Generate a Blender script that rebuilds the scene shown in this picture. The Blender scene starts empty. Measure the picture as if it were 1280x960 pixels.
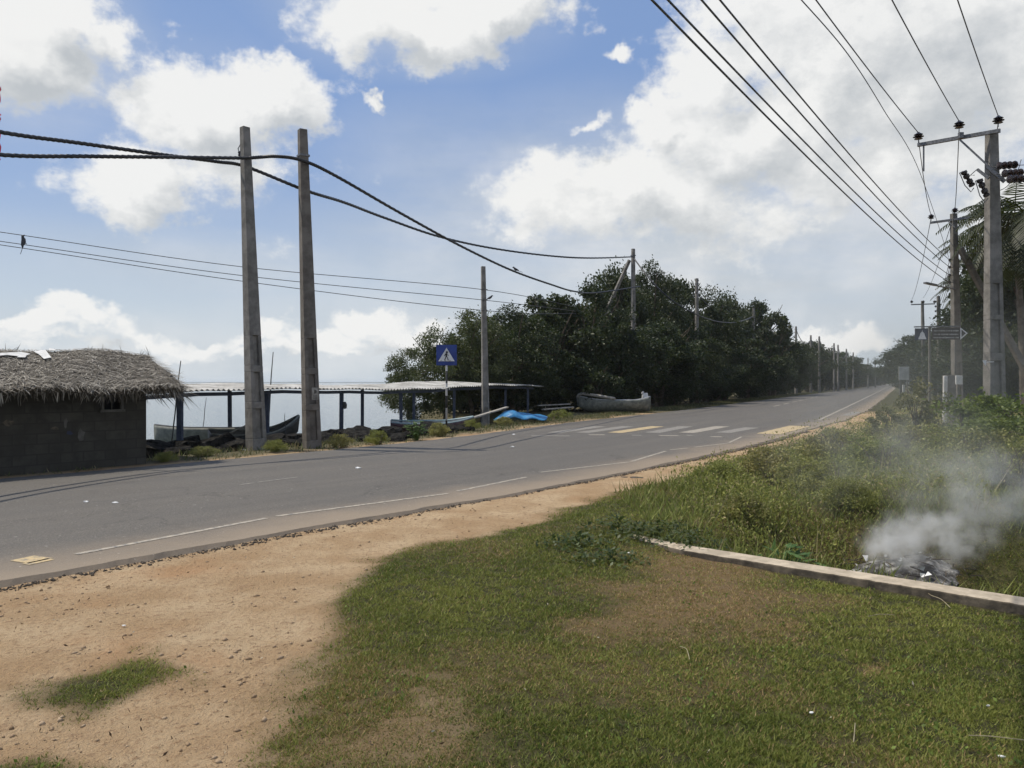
import bpy, bmesh, math, random
import numpy as np
from mathutils import Vector, Matrix, noise as mnoise
R = math.radians
rng = np.random.default_rng(7)
random.seed(7)
scene = bpy.context.scene
col = scene.collection
H, F, HZ = 1.6, 960.0, 478.0        # eye height, focal length in photo pixels, horizon row

def ground_pt(px, py, z=0.0):       # where a ray of the photograph meets the level z
    Y = F * (H - z) / (py - HZ)
    return Vector(((px - 640) / F * Y, Y, z))
def at(px, Y, py):                  # the point at depth Y seen at that pixel
    return Vector(((px - 640) / F * Y, Y, H - (py - HZ) / F * Y))

# ------------------------------------------------------------------ materials
def mat(name):
    m = bpy.data.materials.new(name); m.use_nodes = True
    nt = m.node_tree; b = nt.nodes['Principled BSDF']
    return m, nt, b
def nd(nt, t, **kw):
    n = nt.nodes.new(t)
    for k, v in kw.items(): setattr(n, k, v)
    return n
def put(nt, sock, v):
    if hasattr(v, 'is_linked') or isinstance(v, bpy.types.NodeSocket): nt.links.new(v, sock)
    else: sock.default_value = v
def mth(nt, op, a, b=0.0, c=0.0, clamp=False):
    n = nt.nodes.new('ShaderNodeMath'); n.operation = op; n.use_clamp = clamp
    put(nt, n.inputs[0], a)
    put(nt, n.inputs[1], b)
    if op in ('MULTIPLY_ADD', 'COMPARE', 'SMOOTH_MIN', 'SMOOTH_MAX'): put(nt, n.inputs[2], c)
    return n.outputs[0]
def mixc(nt, f, a, b, blend='MIX'):
    n = nt.nodes.new('ShaderNodeMix'); n.data_type = 'RGBA'; n.blend_type = blend
    put(nt, n.inputs[0], f); put(nt, n.inputs[6], a); put(nt, n.inputs[7], b)
    return n.outputs[2]
def maprange(nt, v, a, b, c=0.0, d=1.0, smooth=True):
    n = nt.nodes.new('ShaderNodeMapRange'); n.interpolation_type = 'SMOOTHSTEP' if smooth else 'LINEAR'
    put(nt, n.inputs[0], v)
    for i, x in enumerate((a, b, c, d)): n.inputs[i + 1].default_value = x
    return n.outputs[0]
def noise(nt, vec, scale, detail=4, rough=0.55, out=0):
    n = nt.nodes.new('ShaderNodeTexNoise')
    if vec is not None: nt.links.new(vec, n.inputs['Vector'])
    n.inputs['Scale'].default_value = scale; n.inputs['Detail'].default_value = detail
    n.inputs['Roughness'].default_value = rough
    return n.outputs[out]
def coords(nt, which='Object'):
    return nt.nodes.new('ShaderNodeTexCoord').outputs[which]
def bump(nt, b, h, strength=0.5, dist=0.02):
    n = nt.nodes.new('ShaderNodeBump'); n.inputs['Strength'].default_value = strength
    n.inputs['Distance'].default_value = dist
    nt.links.new(h, n.inputs['Height']); nt.links.new(n.outputs[0], b.inputs['Normal'])
def c4(c): return (c[0], c[1], c[2], 1.0)

def simple(name, c1, c2, scale=6, rough=0.8, bscale=None, bstr=0.3, bdist=0.01, metal=0.0, lo=.35, hi=.65, spec=None):
    m, nt, b = mat(name)
    co = coords(nt)
    f = maprange(nt, noise(nt, co, scale, 6, .65), lo, hi)
    nt.links.new(mixc(nt, f, c4(c1), c4(c2)), b.inputs['Base Color'])
    b.inputs['Roughness'].default_value = rough; b.inputs['Metallic'].default_value = metal
    if spec is not None: b.inputs['Specular IOR Level'].default_value = spec
    if bscale: bump(nt, b, noise(nt, co, bscale, 5), bstr, bdist)
    return m

def leafmat(name, c1, c2, trans=0.35, rough=0.55, c3=None):
    m, nt, b = mat(name)
    g = nt.nodes.new('ShaderNodeNewGeometry')
    co = coords(nt)
    v = g.outputs['Random Per Island']
    c = mixc(nt, v, c4(c1), c4(c2))
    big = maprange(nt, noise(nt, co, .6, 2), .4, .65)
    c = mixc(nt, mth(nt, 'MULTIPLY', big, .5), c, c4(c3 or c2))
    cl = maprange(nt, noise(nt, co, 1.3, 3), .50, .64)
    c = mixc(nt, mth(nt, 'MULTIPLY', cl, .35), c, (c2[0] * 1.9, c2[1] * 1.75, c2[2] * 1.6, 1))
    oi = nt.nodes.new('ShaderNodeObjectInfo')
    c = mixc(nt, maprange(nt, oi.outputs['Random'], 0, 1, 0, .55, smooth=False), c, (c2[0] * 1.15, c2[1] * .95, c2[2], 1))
    nt.links.new(c, b.inputs['Base Color'])
    b.inputs['Roughness'].default_value = rough
    b.inputs['Specular IOR Level'].default_value = .4
    t = nt.nodes.new('ShaderNodeBsdfTranslucent')
    nt.links.new(mixc(nt, .5, c, (.10, .14, .02, 1)), t.inputs[0])
    mx = nt.nodes.new('ShaderNodeMixShader'); mx.inputs[0].default_value = trans
    nt.links.new(b.outputs[0], mx.inputs[1]); nt.links.new(t.outputs[0], mx.inputs[2])
    nt.links.new(mx.outputs[0], nt.nodes['Material Output'].inputs[0])
    return m

def attrleaf(name, trans=0.3):
    m, nt, b = mat(name)
    a = nd(nt, 'ShaderNodeAttribute', attribute_name='tint')
    nt.links.new(a.outputs['Color'], b.inputs['Base Color'])
    b.inputs['Roughness'].default_value = .6; b.inputs['Specular IOR Level'].default_value = .25
    t = nt.nodes.new('ShaderNodeBsdfTranslucent'); nt.links.new(a.outputs['Color'], t.inputs[0])
    mx = nt.nodes.new('ShaderNodeMixShader'); mx.inputs[0].default_value = trans
    nt.links.new(b.outputs[0], mx.inputs[1]); nt.links.new(t.outputs[0], mx.inputs[2])
    nt.links.new(mx.outputs[0], nt.nodes['Material Output'].inputs[0])
    return m

M = {}
M['concrete'] = simple('pole concrete', (.13, .122, .108), (.235, .22, .20), 3.0, .9, 40, .3, .006)
M['concrete_old'] = simple('old concrete', (.10, .095, .083), (.19, .178, .158), 2.2, .92, 30, .4, .008)
M['steel'] = simple('galvanised steel', (.10, .105, .11), (.2, .2, .21), 14, .55, metal=.5)
M['porcelain'] = simple('brown porcelain', (.014, .009, .009), (.03, .018, .016), 5, .25)
M['cable'] = simple('black cable', (.012, .012, .014), (.03, .03, .032), 8, .5)
M['wire'] = simple('bare conductor', (.05, .05, .055), (.1, .1, .1), 8, .5, metal=.4)
M['bark'] = simple('bark', (.06, .045, .03), (.14, .11, .08), 4, .95, 18, .6, .03)
M['palm_bark'] = simple('palm bark', (.07, .06, .05), (.13, .115, .095), 5, .95, 12, .5, .03)
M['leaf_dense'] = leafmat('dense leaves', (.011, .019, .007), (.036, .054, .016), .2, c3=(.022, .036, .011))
M['leaf_mangrove'] = leafmat('mangrove leaves', (.036, .048, .018), (.075, .092, .034), .28)
M['leaf_far'] = leafmat('far leaves', (.016, .026, .011), (.036, .052, .019), .2)
M['leaf_bush'] = leafmat('bush leaves', (.06, .10, .02), (.14, .19, .04), .4)
M['leaf_pale'] = leafmat('pale shrub leaves', (.11, .12, .05), (.2, .2, .10), .35)
M['leaf_plant'] = leafmat('broad leaves', (.05, .11, .025), (.09, .17, .04), .35)
M['leaf_palm'] = leafmat('palm leaves', (.010, .017, .007), (.026, .036, .013), .25)
M['blade'] = attrleaf('grass blades', .3)
M['weed'] = attrleaf('weed leaves', .35)
M['straw'] = simple('weathered palm thatch', (.16, .14, .11), (.34, .31, .27), 9, .9)
def straw_mat():
    m, nt, b = mat('weathered cadjan')
    g = nt.nodes.new('ShaderNodeNewGeometry')
    cr = nt.nodes.new('ShaderNodeValToRGB')
    cr.color_ramp.elements[0].color = (.045, .038, .028, 1); cr.color_ramp.elements[1].color = (.50, .46, .39, 1)
    e = cr.color_ramp.elements.new(.55); e.color = (.15, .13, .10, 1)
    nt.links.new(g.outputs['Random Per Island'], cr.inputs[0])
    nt.links.new(cr.outputs[0], b.inputs['Base Color']); b.inputs['Roughness'].default_value = .85
    return m
M['straw'] = straw_mat()
M['thatch_core'] = simple('thatch core', (.05, .042, .03), (.12, .10, .075), 12, .95)
M['tarp_white'] = simple('pale plastic sheet', (.55, .54, .50), (.75, .74, .70), 6, .5)
M['asbestos'] = simple('corrugated cement sheet', (.24, .23, .21), (.50, .49, .46), 1.6, .8)
M['blue_post'] = simple('dark blue painted timber', (.03, .04, .07), (.06, .075, .11), 6, .6)
M['boat_dark'] = simple('tarred timber', (.025, .027, .026), (.06, .06, .055), 5, .6)
M['boat_grey'] = simple('grey green timber', (.11, .12, .105), (.20, .205, .18), 6, .7)
M['boat_white'] = simple('worn white boat paint', (.30, .31, .32), (.50, .51, .52), 4, .5)
M['boat_bluish'] = simple('faded bluish boat paint', (.22, .27, .33), (.40, .45, .50), 3, .5)
M['boat_teal'] = simple('pale teal boat paint', (.20, .29, .31), (.33, .41, .42), 4, .5)
M['boat_violet'] = simple('dull maroon boat interior', (.06, .03, .045), (.1, .06, .07), 4, .6)
M['timber'] = simple('weathered plank', (.2, .185, .16), (.36, .34, .3), 8, .85)
M['blue_tarp'] = simple('bright blue tarpaulin', (.02, .13, .30), (.04, .22, .43), 4, .4, 9, .5, .03)
M['rock'] = simple('dark shore boulder', (.006, .006, .006), (.034, .032, .028), 3, 1.0, 8, 1.0, .08, spec=.1)
M['sign_blue'] = simple('traffic sign blue', (.008, .03, .19), (.012, .045, .25), 3, .4)
M['sign_white'] = simple('traffic sign white', (.62, .62, .62), (.75, .75, .75), 5, .4)
M['sign_black'] = simple('traffic sign black', (.01, .01, .012), (.02, .02, .02), 5, .5)
M['sign_brown'] = simple('brown sign sheet', (.035, .026, .022), (.06, .045, .036), 3, .5)
M['sign_navy'] = simple('dark navy sign sheet', (.012, .016, .04), (.02, .025, .06), 3, .5)
M['board_pale'] = simple('pale board', (.5, .5, .48), (.68, .68, .65), 3, .6)
M['bird'] = simple('dark feathers', (.02, .02, .025), (.05, .05, .055), 20, .7)
M['red'] = simple('red cloth', (.5, .02, .05), (.65, .05, .1), 6, .7)
M['litter'] = simple('white litter', (.6, .6, .58), (.8, .8, .78), 10, .5)
M['ash'] = simple('ash and burnt rubbish', (.05, .046, .042), (.34, .33, .31), 7, .95, 20, .8, .04, lo=.45, hi=.68)
M['stone'] = simple('pebbles', (.22, .145, .08), (.42, .31, .2), 3, .95)
M['dung'] = simple('dark clod', (.05, .04, .03), (.1, .08, .06), 10, .95)
M['dark'] = simple('dark opening', (.006, .006, .007), (.012, .012, .012), 3, .9)
M['frame_grey'] = simple('grey window frame', (.07, .066, .056), (.11, .104, .09), 8, .8)
M['twig'] = simple('dry twig', (.22, .18, .11), (.36, .31, .2), 10, .9)

# ------------------------------------------------------------------ mesh helpers
class MB:
    def __init__(s): s.v = []; s.f = []; s.mi = []; s.cur = 0
    def add(s, vs, fs):
        o = len(s.v); s.v += [tuple(x) for x in vs]
        for f in fs: s.f.append(tuple(i + o for i in f)); s.mi.append(s.cur)
    def box(s, c, size, rot=None, taper=1.0):
        x, y, z = (k / 2 for k in size); vs = []
        for sz in (-1, 1):
            t = taper if sz > 0 else 1.0
            for sx, sy in ((-1, -1), (1, -1), (1, 1), (-1, 1)):
                p = Vector((sx * x * t, sy * y * t, sz * z))
                if rot is not None: p = rot @ p
                vs.append(p + Vector(c))
        s.add(vs, [(3, 2, 1, 0), (4, 5, 6, 7), (0, 1, 5, 4), (1, 2, 6, 5), (2, 3, 7, 6), (3, 0, 4, 7)])
    def bar(s, a, b, w, h=None, up=Vector((0, 0, 1))):
        a, b = Vector(a), Vector(b); d = b - a; L = d.length
        if L < 1e-6: return
        d.normalize()
        if abs(d.dot(up)) > .98: up = Vector((0, 1, 0))
        x = d.cross(up).normalized(); u = x.cross(d)
        s.box((a + b) / 2, (w, L, h or w), Matrix((x, d, u)).transposed())
    def tube(s, pts, radii, n=8, cap=True):
        pts = [Vector(p) for p in pts]
        if not hasattr(radii, '__len__'): radii = [radii] * len(pts)
        o = len(s.v); vs = []; fs = []
        prev = None
        for i, p in enumerate(pts):
            d = (pts[min(i + 1, len(pts) - 1)] - pts[max(i - 1, 0)])
            if d.length < 1e-9: d = Vector((0, 0, 1))
            d.normalize()
            if prev is None:
                a = d.orthogonal().normalized()
            else:
                a = prev - d * prev.dot(d)
                a = a.normalized() if a.length > 1e-6 else d.orthogonal().normalized()
            prev = a; b = d.cross(a)
            for k in range(n):
                t = 2 * math.pi * k / n
                vs.append(p + (a * math.cos(t) + b * math.sin(t)) * radii[i])
        for i in range(len(pts) - 1):
            for k in range(n):
                k2 = (k + 1) % n
                fs.append((i * n + k, i * n + k2, (i + 1) * n + k2, (i + 1) * n + k))
        if cap:
            fs.append(tuple(range(n - 1, -1, -1))); e = (len(pts) - 1) * n
            fs.append(tuple(e + k for k in range(n)))
        s.add(vs, fs)
    def lathe(s, prof, c=(0, 0, 0), n=14, rot=None):
        vs = []; fs = []
        for r, z in prof:
            for k in range(n):
                t = 2 * math.pi * k / n
                p = Vector((r * math.cos(t), r * math.sin(t), z))
                if rot is not None: p = rot @ p
                vs.append(p + Vector(c))
        for i in range(len(prof) - 1):
            for k in range(n):
                k2 = (k + 1) % n
                fs.append((i * n + k, i * n + k2, (i + 1) * n + k2, (i + 1) * n + k))
        fs.append(tuple(range(n - 1, -1, -1))); e = (len(prof) - 1) * n
        fs.append(tuple(e + k for k in range(n)))
        s.add(vs, fs)
    def build(s, name, m, parent=None, smooth=False, bevel=0):
        me = bpy.data.meshes.new(name); me.from_pydata(s.v, [], s.f)
        ms = m if isinstance(m, (list, tuple)) else [m]
        for x in ms: me.materials.append(x)
        if len(ms) > 1: me.polygons.foreach_set('material_index', s.mi)
        if smooth: me.polygons.foreach_set('use_smooth', [True] * len(me.polygons))
        me.update()
        o = bpy.data.objects.new(name, me); col.objects.link(o)
        if parent is not None: o.parent = parent
        if bevel:
            bv = o.modifiers.new('bevel', 'BEVEL'); bv.width = bevel; bv.segments = 2; bv.limit_method = 'ANGLE'
        return o

def np_mesh(name, V, Fc, m, parent=None, tint=None, smooth=False, attrs=None):
    V = np.asarray(V, dtype=np.float32); Fc = np.asarray(Fc, dtype=np.int32)
    k = Fc.shape[1]
    me = bpy.data.meshes.new(name)
    me.vertices.add(len(V)); me.vertices.foreach_set('co', V.ravel())
    me.loops.add(Fc.size); me.loops.foreach_set('vertex_index', Fc.ravel())
    me.polygons.add(len(Fc)); me.polygons.foreach_set('loop_start', np.arange(0, Fc.size, k, dtype=np.int32))
    me.polygons.foreach_set('loop_total', np.full(len(Fc), k, dtype=np.int32))
    if smooth: me.polygons.foreach_set('use_smooth', np.ones(len(Fc), dtype=bool))
    me.update(calc_edges=True)
    if tint is not None:
        a = me.attributes.new('tint', 'FLOAT_COLOR', 'POINT')
        a.data.foreach_set('color', np.concatenate([tint, np.ones((len(tint), 1))], 1).astype(np.float32).ravel())
    for nm, arr in (attrs or {}).items():
        a = me.attributes.new(nm, 'FLOAT', 'POINT'); a.data.foreach_set('value', np.asarray(arr, dtype=np.float32).ravel())
    if m is not None: me.materials.append(m)
    if name is None: return me
    o = bpy.data.objects.new(name, me); col.objects.link(o)
    if parent is not None: o.parent = parent
    return o

def tag(o, label=None, cat=None, group=None, kind=None):
    if label: o['label'] = label
    if cat: o['category'] = cat
    if group: o['group'] = group
    if kind: o['kind'] = kind
    return o
def empty(name, loc, label=None, cat=None, group=None, rz=0.0):
    o = bpy.data.objects.new(name, None); col.objects.link(o)
    o.location = loc; o.rotation_euler = (0, 0, rz); o.empty_display_size = .2
    return tag(o, label, cat, group)
def child(name, data, parent):
    o = bpy.data.objects.new(name, data); col.objects.link(o); o.parent = parent
    return o
def copy_tree(o, parent=None):
    c = o.copy(); col.objects.link(c)
    if parent is not None: c.parent = parent
    for ch in list(o.children): copy_tree(ch, c)
    return c

# ------------------------------------------------------------------ road course
NE = np.array([(-16.4, -9.6), (-10.2, -1.75), (-4.06, 6.1), (-2.58, 8.13), (.1, 11.3), (1.82, 13.5), (4.2, 16.7), (6.3, 19.8), (9.3, 24.8),
               (14.1, 32.6), (19.1, 41.5), (33.6, 69.8), (84.5, 170), (235, 468), (400, 792)], float)
WD = np.array([7.6, 7.6, 7.6, 7.6, 7.6, 7.6, 7.9, 8.2, 9.0, 9.3, 9.5, 9.5, 9.0, 9.0, 9.0])
def resample():
    s = np.r_[0, np.cumsum(np.linalg.norm(np.diff(NE, axis=0), axis=1))]
    t = np.r_[np.arange(0, 12, .35), np.arange(12, 45, .09), np.arange(45, 70, .35), np.arange(70, 240, 2.0), np.arange(240, s[-1], 12.0), s[-1]]
    x = np.interp(t, s, NE[:, 0]); y = np.interp(t, s, NE[:, 1]); w = np.interp(t, s, WD)
    tu = np.arange(0, 80, .25)      # smooth the kinks at an even spacing
    for a, src in ((x, NE[:, 0]), (y, NE[:, 1]), (w, WD)):
        e = np.interp(np.arange(-5, 85, .25), s, src); e[:20] = src[0] + (np.arange(-5, 0, .25)) * (np.interp(1.0, s, src) - src[0])
        kk = np.ones(25) / 25; e2 = np.convolve(np.convolve(e, kk, 'same'), kk, 'same')[20:-20]
        m = t < 76; a[m] = np.interp(t[m], tu, e2)
    P = np.stack([x, y], 1)
    D = np.gradient(P, axis=0); D /= np.linalg.norm(D, axis=1)[:, None]
    N = np.stack([-D[:, 1], D[:, 0]], 1)
    return t, P, P + N * w[:, None], w, N
RT, NP_, FP, RW, RN = resample()

def polydist(px, py, poly):
    """distance to a polyline and the side (+ left of travel)"""
    px = np.asarray(px, float); py = np.asarray(py, float)
    best = np.full(px.shape, 1e9); side = np.zeros(px.shape)
    step = poly[::8] if len(poly) > 60 else poly
    if len(poly) > 60 and (step[-1] != poly[-1]).any(): step = np.vstack([step, poly[-1]])
    for a, b in zip(step[:-1], step[1:]):
        d = b - a; L2 = d @ d
        t = np.clip(((px - a[0]) * d[0] + (py - a[1]) * d[1]) / L2, 0, 1)
        qx = px - a[0] - t * d[0]; qy = py - a[1] - t * d[1]
        dd = np.hypot(qx, qy); s = d[0] * qy - d[1] * qx
        m = dd < best; best = np.where(m, dd, best); side = np.where(m, s, side)
    return best, np.sign(side)
def edge_off(x, y):
    """signed metres: right of the near edge (positive = lawn side), left of the far edge (positive = sea side)"""
    dn, sn = polydist(x, y, NP_); df, sf = polydist(x, y, FP)
    return -dn * sn, df * sf
def inpoly(x, y, poly):
    x = np.asarray(x); y = np.asarray(y); r = np.zeros(x.shape, bool); n = len(poly)
    for i in range(n):
        x1, y1 = poly[i]; x2, y2 = poly[(i + 1) % n]
        c = ((y1 > y) != (y2 > y)) & (x < (x2 - x1) * (y - y1) / (y2 - y1 + 1e-12) + x1)
        r ^= c
    return r
def polysd(x, y, poly):
    P = np.array(list(poly) + [poly[0]], float)
    d, _ = polydist(x, y, P)
    return np.where(inpoly(x, y, poly), d, -d)
def vnoise(x, y, scale, seed=0, octaves=3):
    """cheap value noise 0..1"""
    x = np.asarray(x) * scale + seed * 17.3; y = np.asarray(y) * scale - seed * 9.7
    out = np.zeros(np.shape(x)); amp = 1; tot = 0
    for o in range(octaves):
        xi = np.floor(x).astype(int); yi = np.floor(y).astype(int); fx = x - xi; fy = y - yi
        fx = fx * fx * (3 - 2 * fx); fy = fy * fy * (3 - 2 * fy)
        def h(a, b):
            n = (a * 374761393 + b * 668265263 + (seed + o) * 1442695041) & 0x7fffffff
            n = ((n ^ (n >> 13)) * 1274126177) & 0x7fffffff
            return ((n ^ (n >> 16)) & 0xffff) / 65535.0
        out += amp * ((h(xi, yi) * (1 - fx) + h(xi + 1, yi) * fx) * (1 - fy) + (h(xi, yi + 1) * (1 - fx) + h(xi + 1, yi + 1) * fx) * fy)
        tot += amp; amp *= .5; x = x * 2.03 + 5; y = y * 2.03 + 3
    return out / tot

# drain wall line (top at z = .10)
WA = ground_pt(762, 664, -.005); WB = ground_pt(860, 685, .075); WC = ground_pt(1285, 752, .10)
wd = (WC - WB); wd.z = 0; wd.normalize(); WE = WC + wd * 6; WE.z = .10
wn = Vector((-wd.y, wd.x, 0))          # away from the lawn
if wn.y < 0: wn = -wn
WL = np.array([(WA.x, WA.y), (WB.x, WB.y), (WC.x, WC.y), (WE.x, WE.y)])
P2 = lambda L, z=0.0: [tuple(ground_pt(a, b, z)[:2]) for a, b in L]
LAWN = P2([(1010, 546), (945, 561), (860, 590), (760, 617), (660, 650), (580, 667), (520, 674), (470, 690), (437, 715), (410, 742), (392, 790),
           (365, 830), (322, 870), (315, 910), (290, 960), (270, 1060)]) + [(-.4, -2), (30, -2), (30, 24)]
TUFT = P2([(30, 850), (95, 822), (200, 806), (248, 840), (205, 862), (150, 878), (100, 892), (60, 872)])
TUFT2 = P2([(-120, 960), (0, 938), (60, 930), (120, 946), (190, 958), (220, 1000), (100, 1080), (-150, 1080)])
DRY = P2([(735, 790), (745, 735), (800, 700), (880, 690), (980, 705), (1010, 750), (960, 790), (850, 805)])
DRY2 = P2([(1070, 835), (1110, 832), (1118, 850), (1075, 850)])
SPARSE = P2([(310, 850), (420, 800), (560, 850), (640, 900), (600, 990), (280, 990)])

def sstep(a, b, v):
    t = np.clip((v - a) / (b - a), 0, 1); return t * t * (3 - 2 * t)
def ground_z(x, y):
    x = np.asarray(x, float); y = np.asarray(y, float)
    on, of = edge_off(x, y)
    z = np.full(x.shape, -.05)
    # lawn and sand side
    z = np.where(on > 0, -.036 + .03 * (vnoise(x, y, 1.1, 3) - .5) + .012 * (vnoise(x, y, 7, 5, 2) - .5), z)
    lawn = polysd(x, y, LAWN)
    z = z + np.where(on > 0, .06 * sstep(-.1, .7, lawn), 0)
    # drain behind the low wall
    dw, sw = polydist(x, y, WL)
    beh = np.where((x - WB.x) * wn.x + (y - WB.y) * wn.y > 0, 1, 0)
    along = (x - WB.x) * wd.x + (y - WB.y) * wd.y
    perp = (x - WB.x) * wn.x + (y - WB.y) * wn.y
    fade = sstep(-.9, .6, along)
    ditch = -.62 * sstep(.12, .9, perp) * (1 - sstep(1.7, 3.6, perp)) * fade
    bank = .22 * sstep(2.2, 4.5, perp) * (1 - sstep(7, 13, perp)) * fade * sstep(.6, 2.5, on)
    z = z + np.where((perp > 0) & (on > .3), ditch + bank + .08 * (vnoise(x, y, .8, 11) - .5) * sstep(.5, 2, perp), 0)
    # sea side
    land = 2.0 + 0 * x
    land = land + 30 * sstep(37, 43, y) * sstep(-.15, -.07, x / np.maximum(y, 1))
    fall = sstep(0, 1, (of - land) / 3.2)
    z = np.where(of > 0, -.06 + .05 * (vnoise(x, y, 1.3, 8) - .5) * sstep(.2, 1, of) - .95 * fall - 1.2 * sstep(4.0, 12, of - land), z)
    return z
def gz(x, y): return float(ground_z(np.array([x]), np.array([y]))[0])

def axis(fine0, fine1, step, lo, hi, g=1.16):
    a = list(np.arange(fine0, fine1 + 1e-6, step)); s = step
    while a[-1] < hi: s = min(s * g, 160); a.append(a[-1] + s)
    s = step
    while a[0] > lo: s = min(s * g, 160); a.insert(0, a[0] - s)
    return np.array(a)
gx = axis(-5.2, 7.2, .05, -2200, 2600); gy = axis(2.2, 13.5, .05, -60, 3000)
GX, GY = np.meshgrid(gx, gy); sh = GX.shape
xf, yf = GX.ravel(), GY.ravel()
near = (np.abs(xf) < 500) & (yf < 820)
GZ = np.full(xf.shape, -.1); GZ[near] = ground_z(xf[near], yf[near])
far = ~near
# beyond: land on the right of the road line, sea bed on the left
GZ[far] = np.where(xf[far] > (yf[far] - 30) * .5 - 40, -.1, -2.2)
on_, of_ = edge_off(xf[near], yf[near])
lawnm = np.zeros(xf.shape); sp = np.zeros(xf.shape); dry = np.zeros(xf.shape)
def lawn_mask(x, y):
    n1 = (vnoise(x, y, 2.2, 21, 4) - .5)
    m = sstep(-.12, .30, polysd(x, y, LAWN) + n1 * .55)
    hole = sstep(-.2, .35, polysd(x, y, SPARSE) + n1 * .5) * sstep(.42, .6, vnoise(x, y, 2.4, 33, 4))
    m = m * (1 - .32 * hole)
    m = np.maximum(m, sstep(-.10, .22, polysd(x, y, TUFT) + n1 * .55))
    m = np.maximum(m, sstep(-.05, .2, polysd(x, y, TUFT2) + n1 * .4) * sstep(.3, .5, vnoise(x, y, 3, 41, 3)))
    return m
def dry_mask(x, y):
    n = vnoise(x, y, 1.6, 51, 4) - .5
    d = .95 * sstep(-.35, .45, polysd(x, y, DRY) + n * 1.1)
    d = np.maximum(d, .8 * sstep(-.05, .08, polysd(x, y, DRY2) + n * .1))
    d = np.maximum(d, .55 * sstep(-.3, .4, polysd(x, y, SPARSE) + n * .6))
    d = np.maximum(d, .34 * sstep(.5, .7, vnoise(x, y, .9, 61, 4)))
    return d
nearb = (xf > -12) & (xf < 30) & (yf > -3) & (yf < 40)
lawnm[nearb] = lawn_mask(xf[nearb], yf[nearb])
lawnm[~nearb] = np.where(xf[~nearb] > 8, 1, .4)
dry[nearb] = dry_mask(xf[nearb], yf[nearb])
verge = np.zeros(xf.shape); verge[near] = np.clip(sstep(.5, 1.1, of_) , 0, 1)
idx = np.arange(xf.size).reshape(sh)
quads = np.stack([idx[:-1, :-1], idx[:-1, 1:], idx[1:, 1:], idx[1:, :-1]], -1).reshape(-1, 4)
def ground_mat():
    m, nt, b = mat('ground earth and turf')
    co = coords(nt)
    def A(n): return nd(nt, 'ShaderNodeAttribute', attribute_name=n).outputs['Fac']
    n1 = noise(nt, co, 1.3, 6, .6); n2 = noise(nt, co, 22, 6, .7); n3 = noise(nt, co, 90, 3, .6)
    sand = mixc(nt, maprange(nt, n1, .35, .68), (.40, .27, .15, 1), (.53, .395, .245, 1))
    sand = mixc(nt, maprange(nt, n2, .5, .72), sand, (.27, .17, .095, 1))
    sand = mixc(nt, maprange(nt, noise(nt, co, 5, 6, .72), .54, .7, 0, .65), sand, (.33, .215, .125, 1))
    sand = mixc(nt, maprange(nt, noise(nt, co, 38, 4, .75), .57, .68, 0, .75), sand, (.19, .115, .06, 1))
    sand = mixc(nt, maprange(nt, n3, .56, .75, 0, .45), sand, (.66, .52, .37, 1))
    sand = mixc(nt, maprange(nt, noise(nt, co, .55, 3), .55, .72, 0, .6), sand, (.42, .235, .115, 1))
    soil = mixc(nt, maprange(nt, n2, .35, .65), (.035, .036, .014, 1), (.095, .088, .036, 1))
    soil = mixc(nt, A('dry'), soil, mixc(nt, n2, (.15, .10, .05, 1), (.24, .17, .09, 1)))
    vg = mixc(nt, maprange(nt, n2, .4, .6), (.09, .085, .045, 1), (.16, .14, .085, 1))
    c = mixc(nt, A('lawn'), sand, soil)
    c = mixc(nt, A('verge'), c, vg)
    nt.links.new(c, b.inputs['Base Color']); b.inputs['Roughness'].default_value = .95
    b.inputs['Specular IOR Level'].default_value = .15
    hgt = mth(nt, 'ADD', mth(nt, 'MULTIPLY', n2, .7), mth(nt, 'MULTIPLY', n3, .3))
    bump(nt, b, hgt, 1.0, .06)
    return m
g = np_mesh('ground', np.stack([xf, yf, GZ], 1), quads, ground_mat(), attrs={'lawn': lawnm, 'dry': dry, 'verge': verge}, smooth=True)
tag(g, 'sandy roadside earth with turf', kind='structure')

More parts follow.
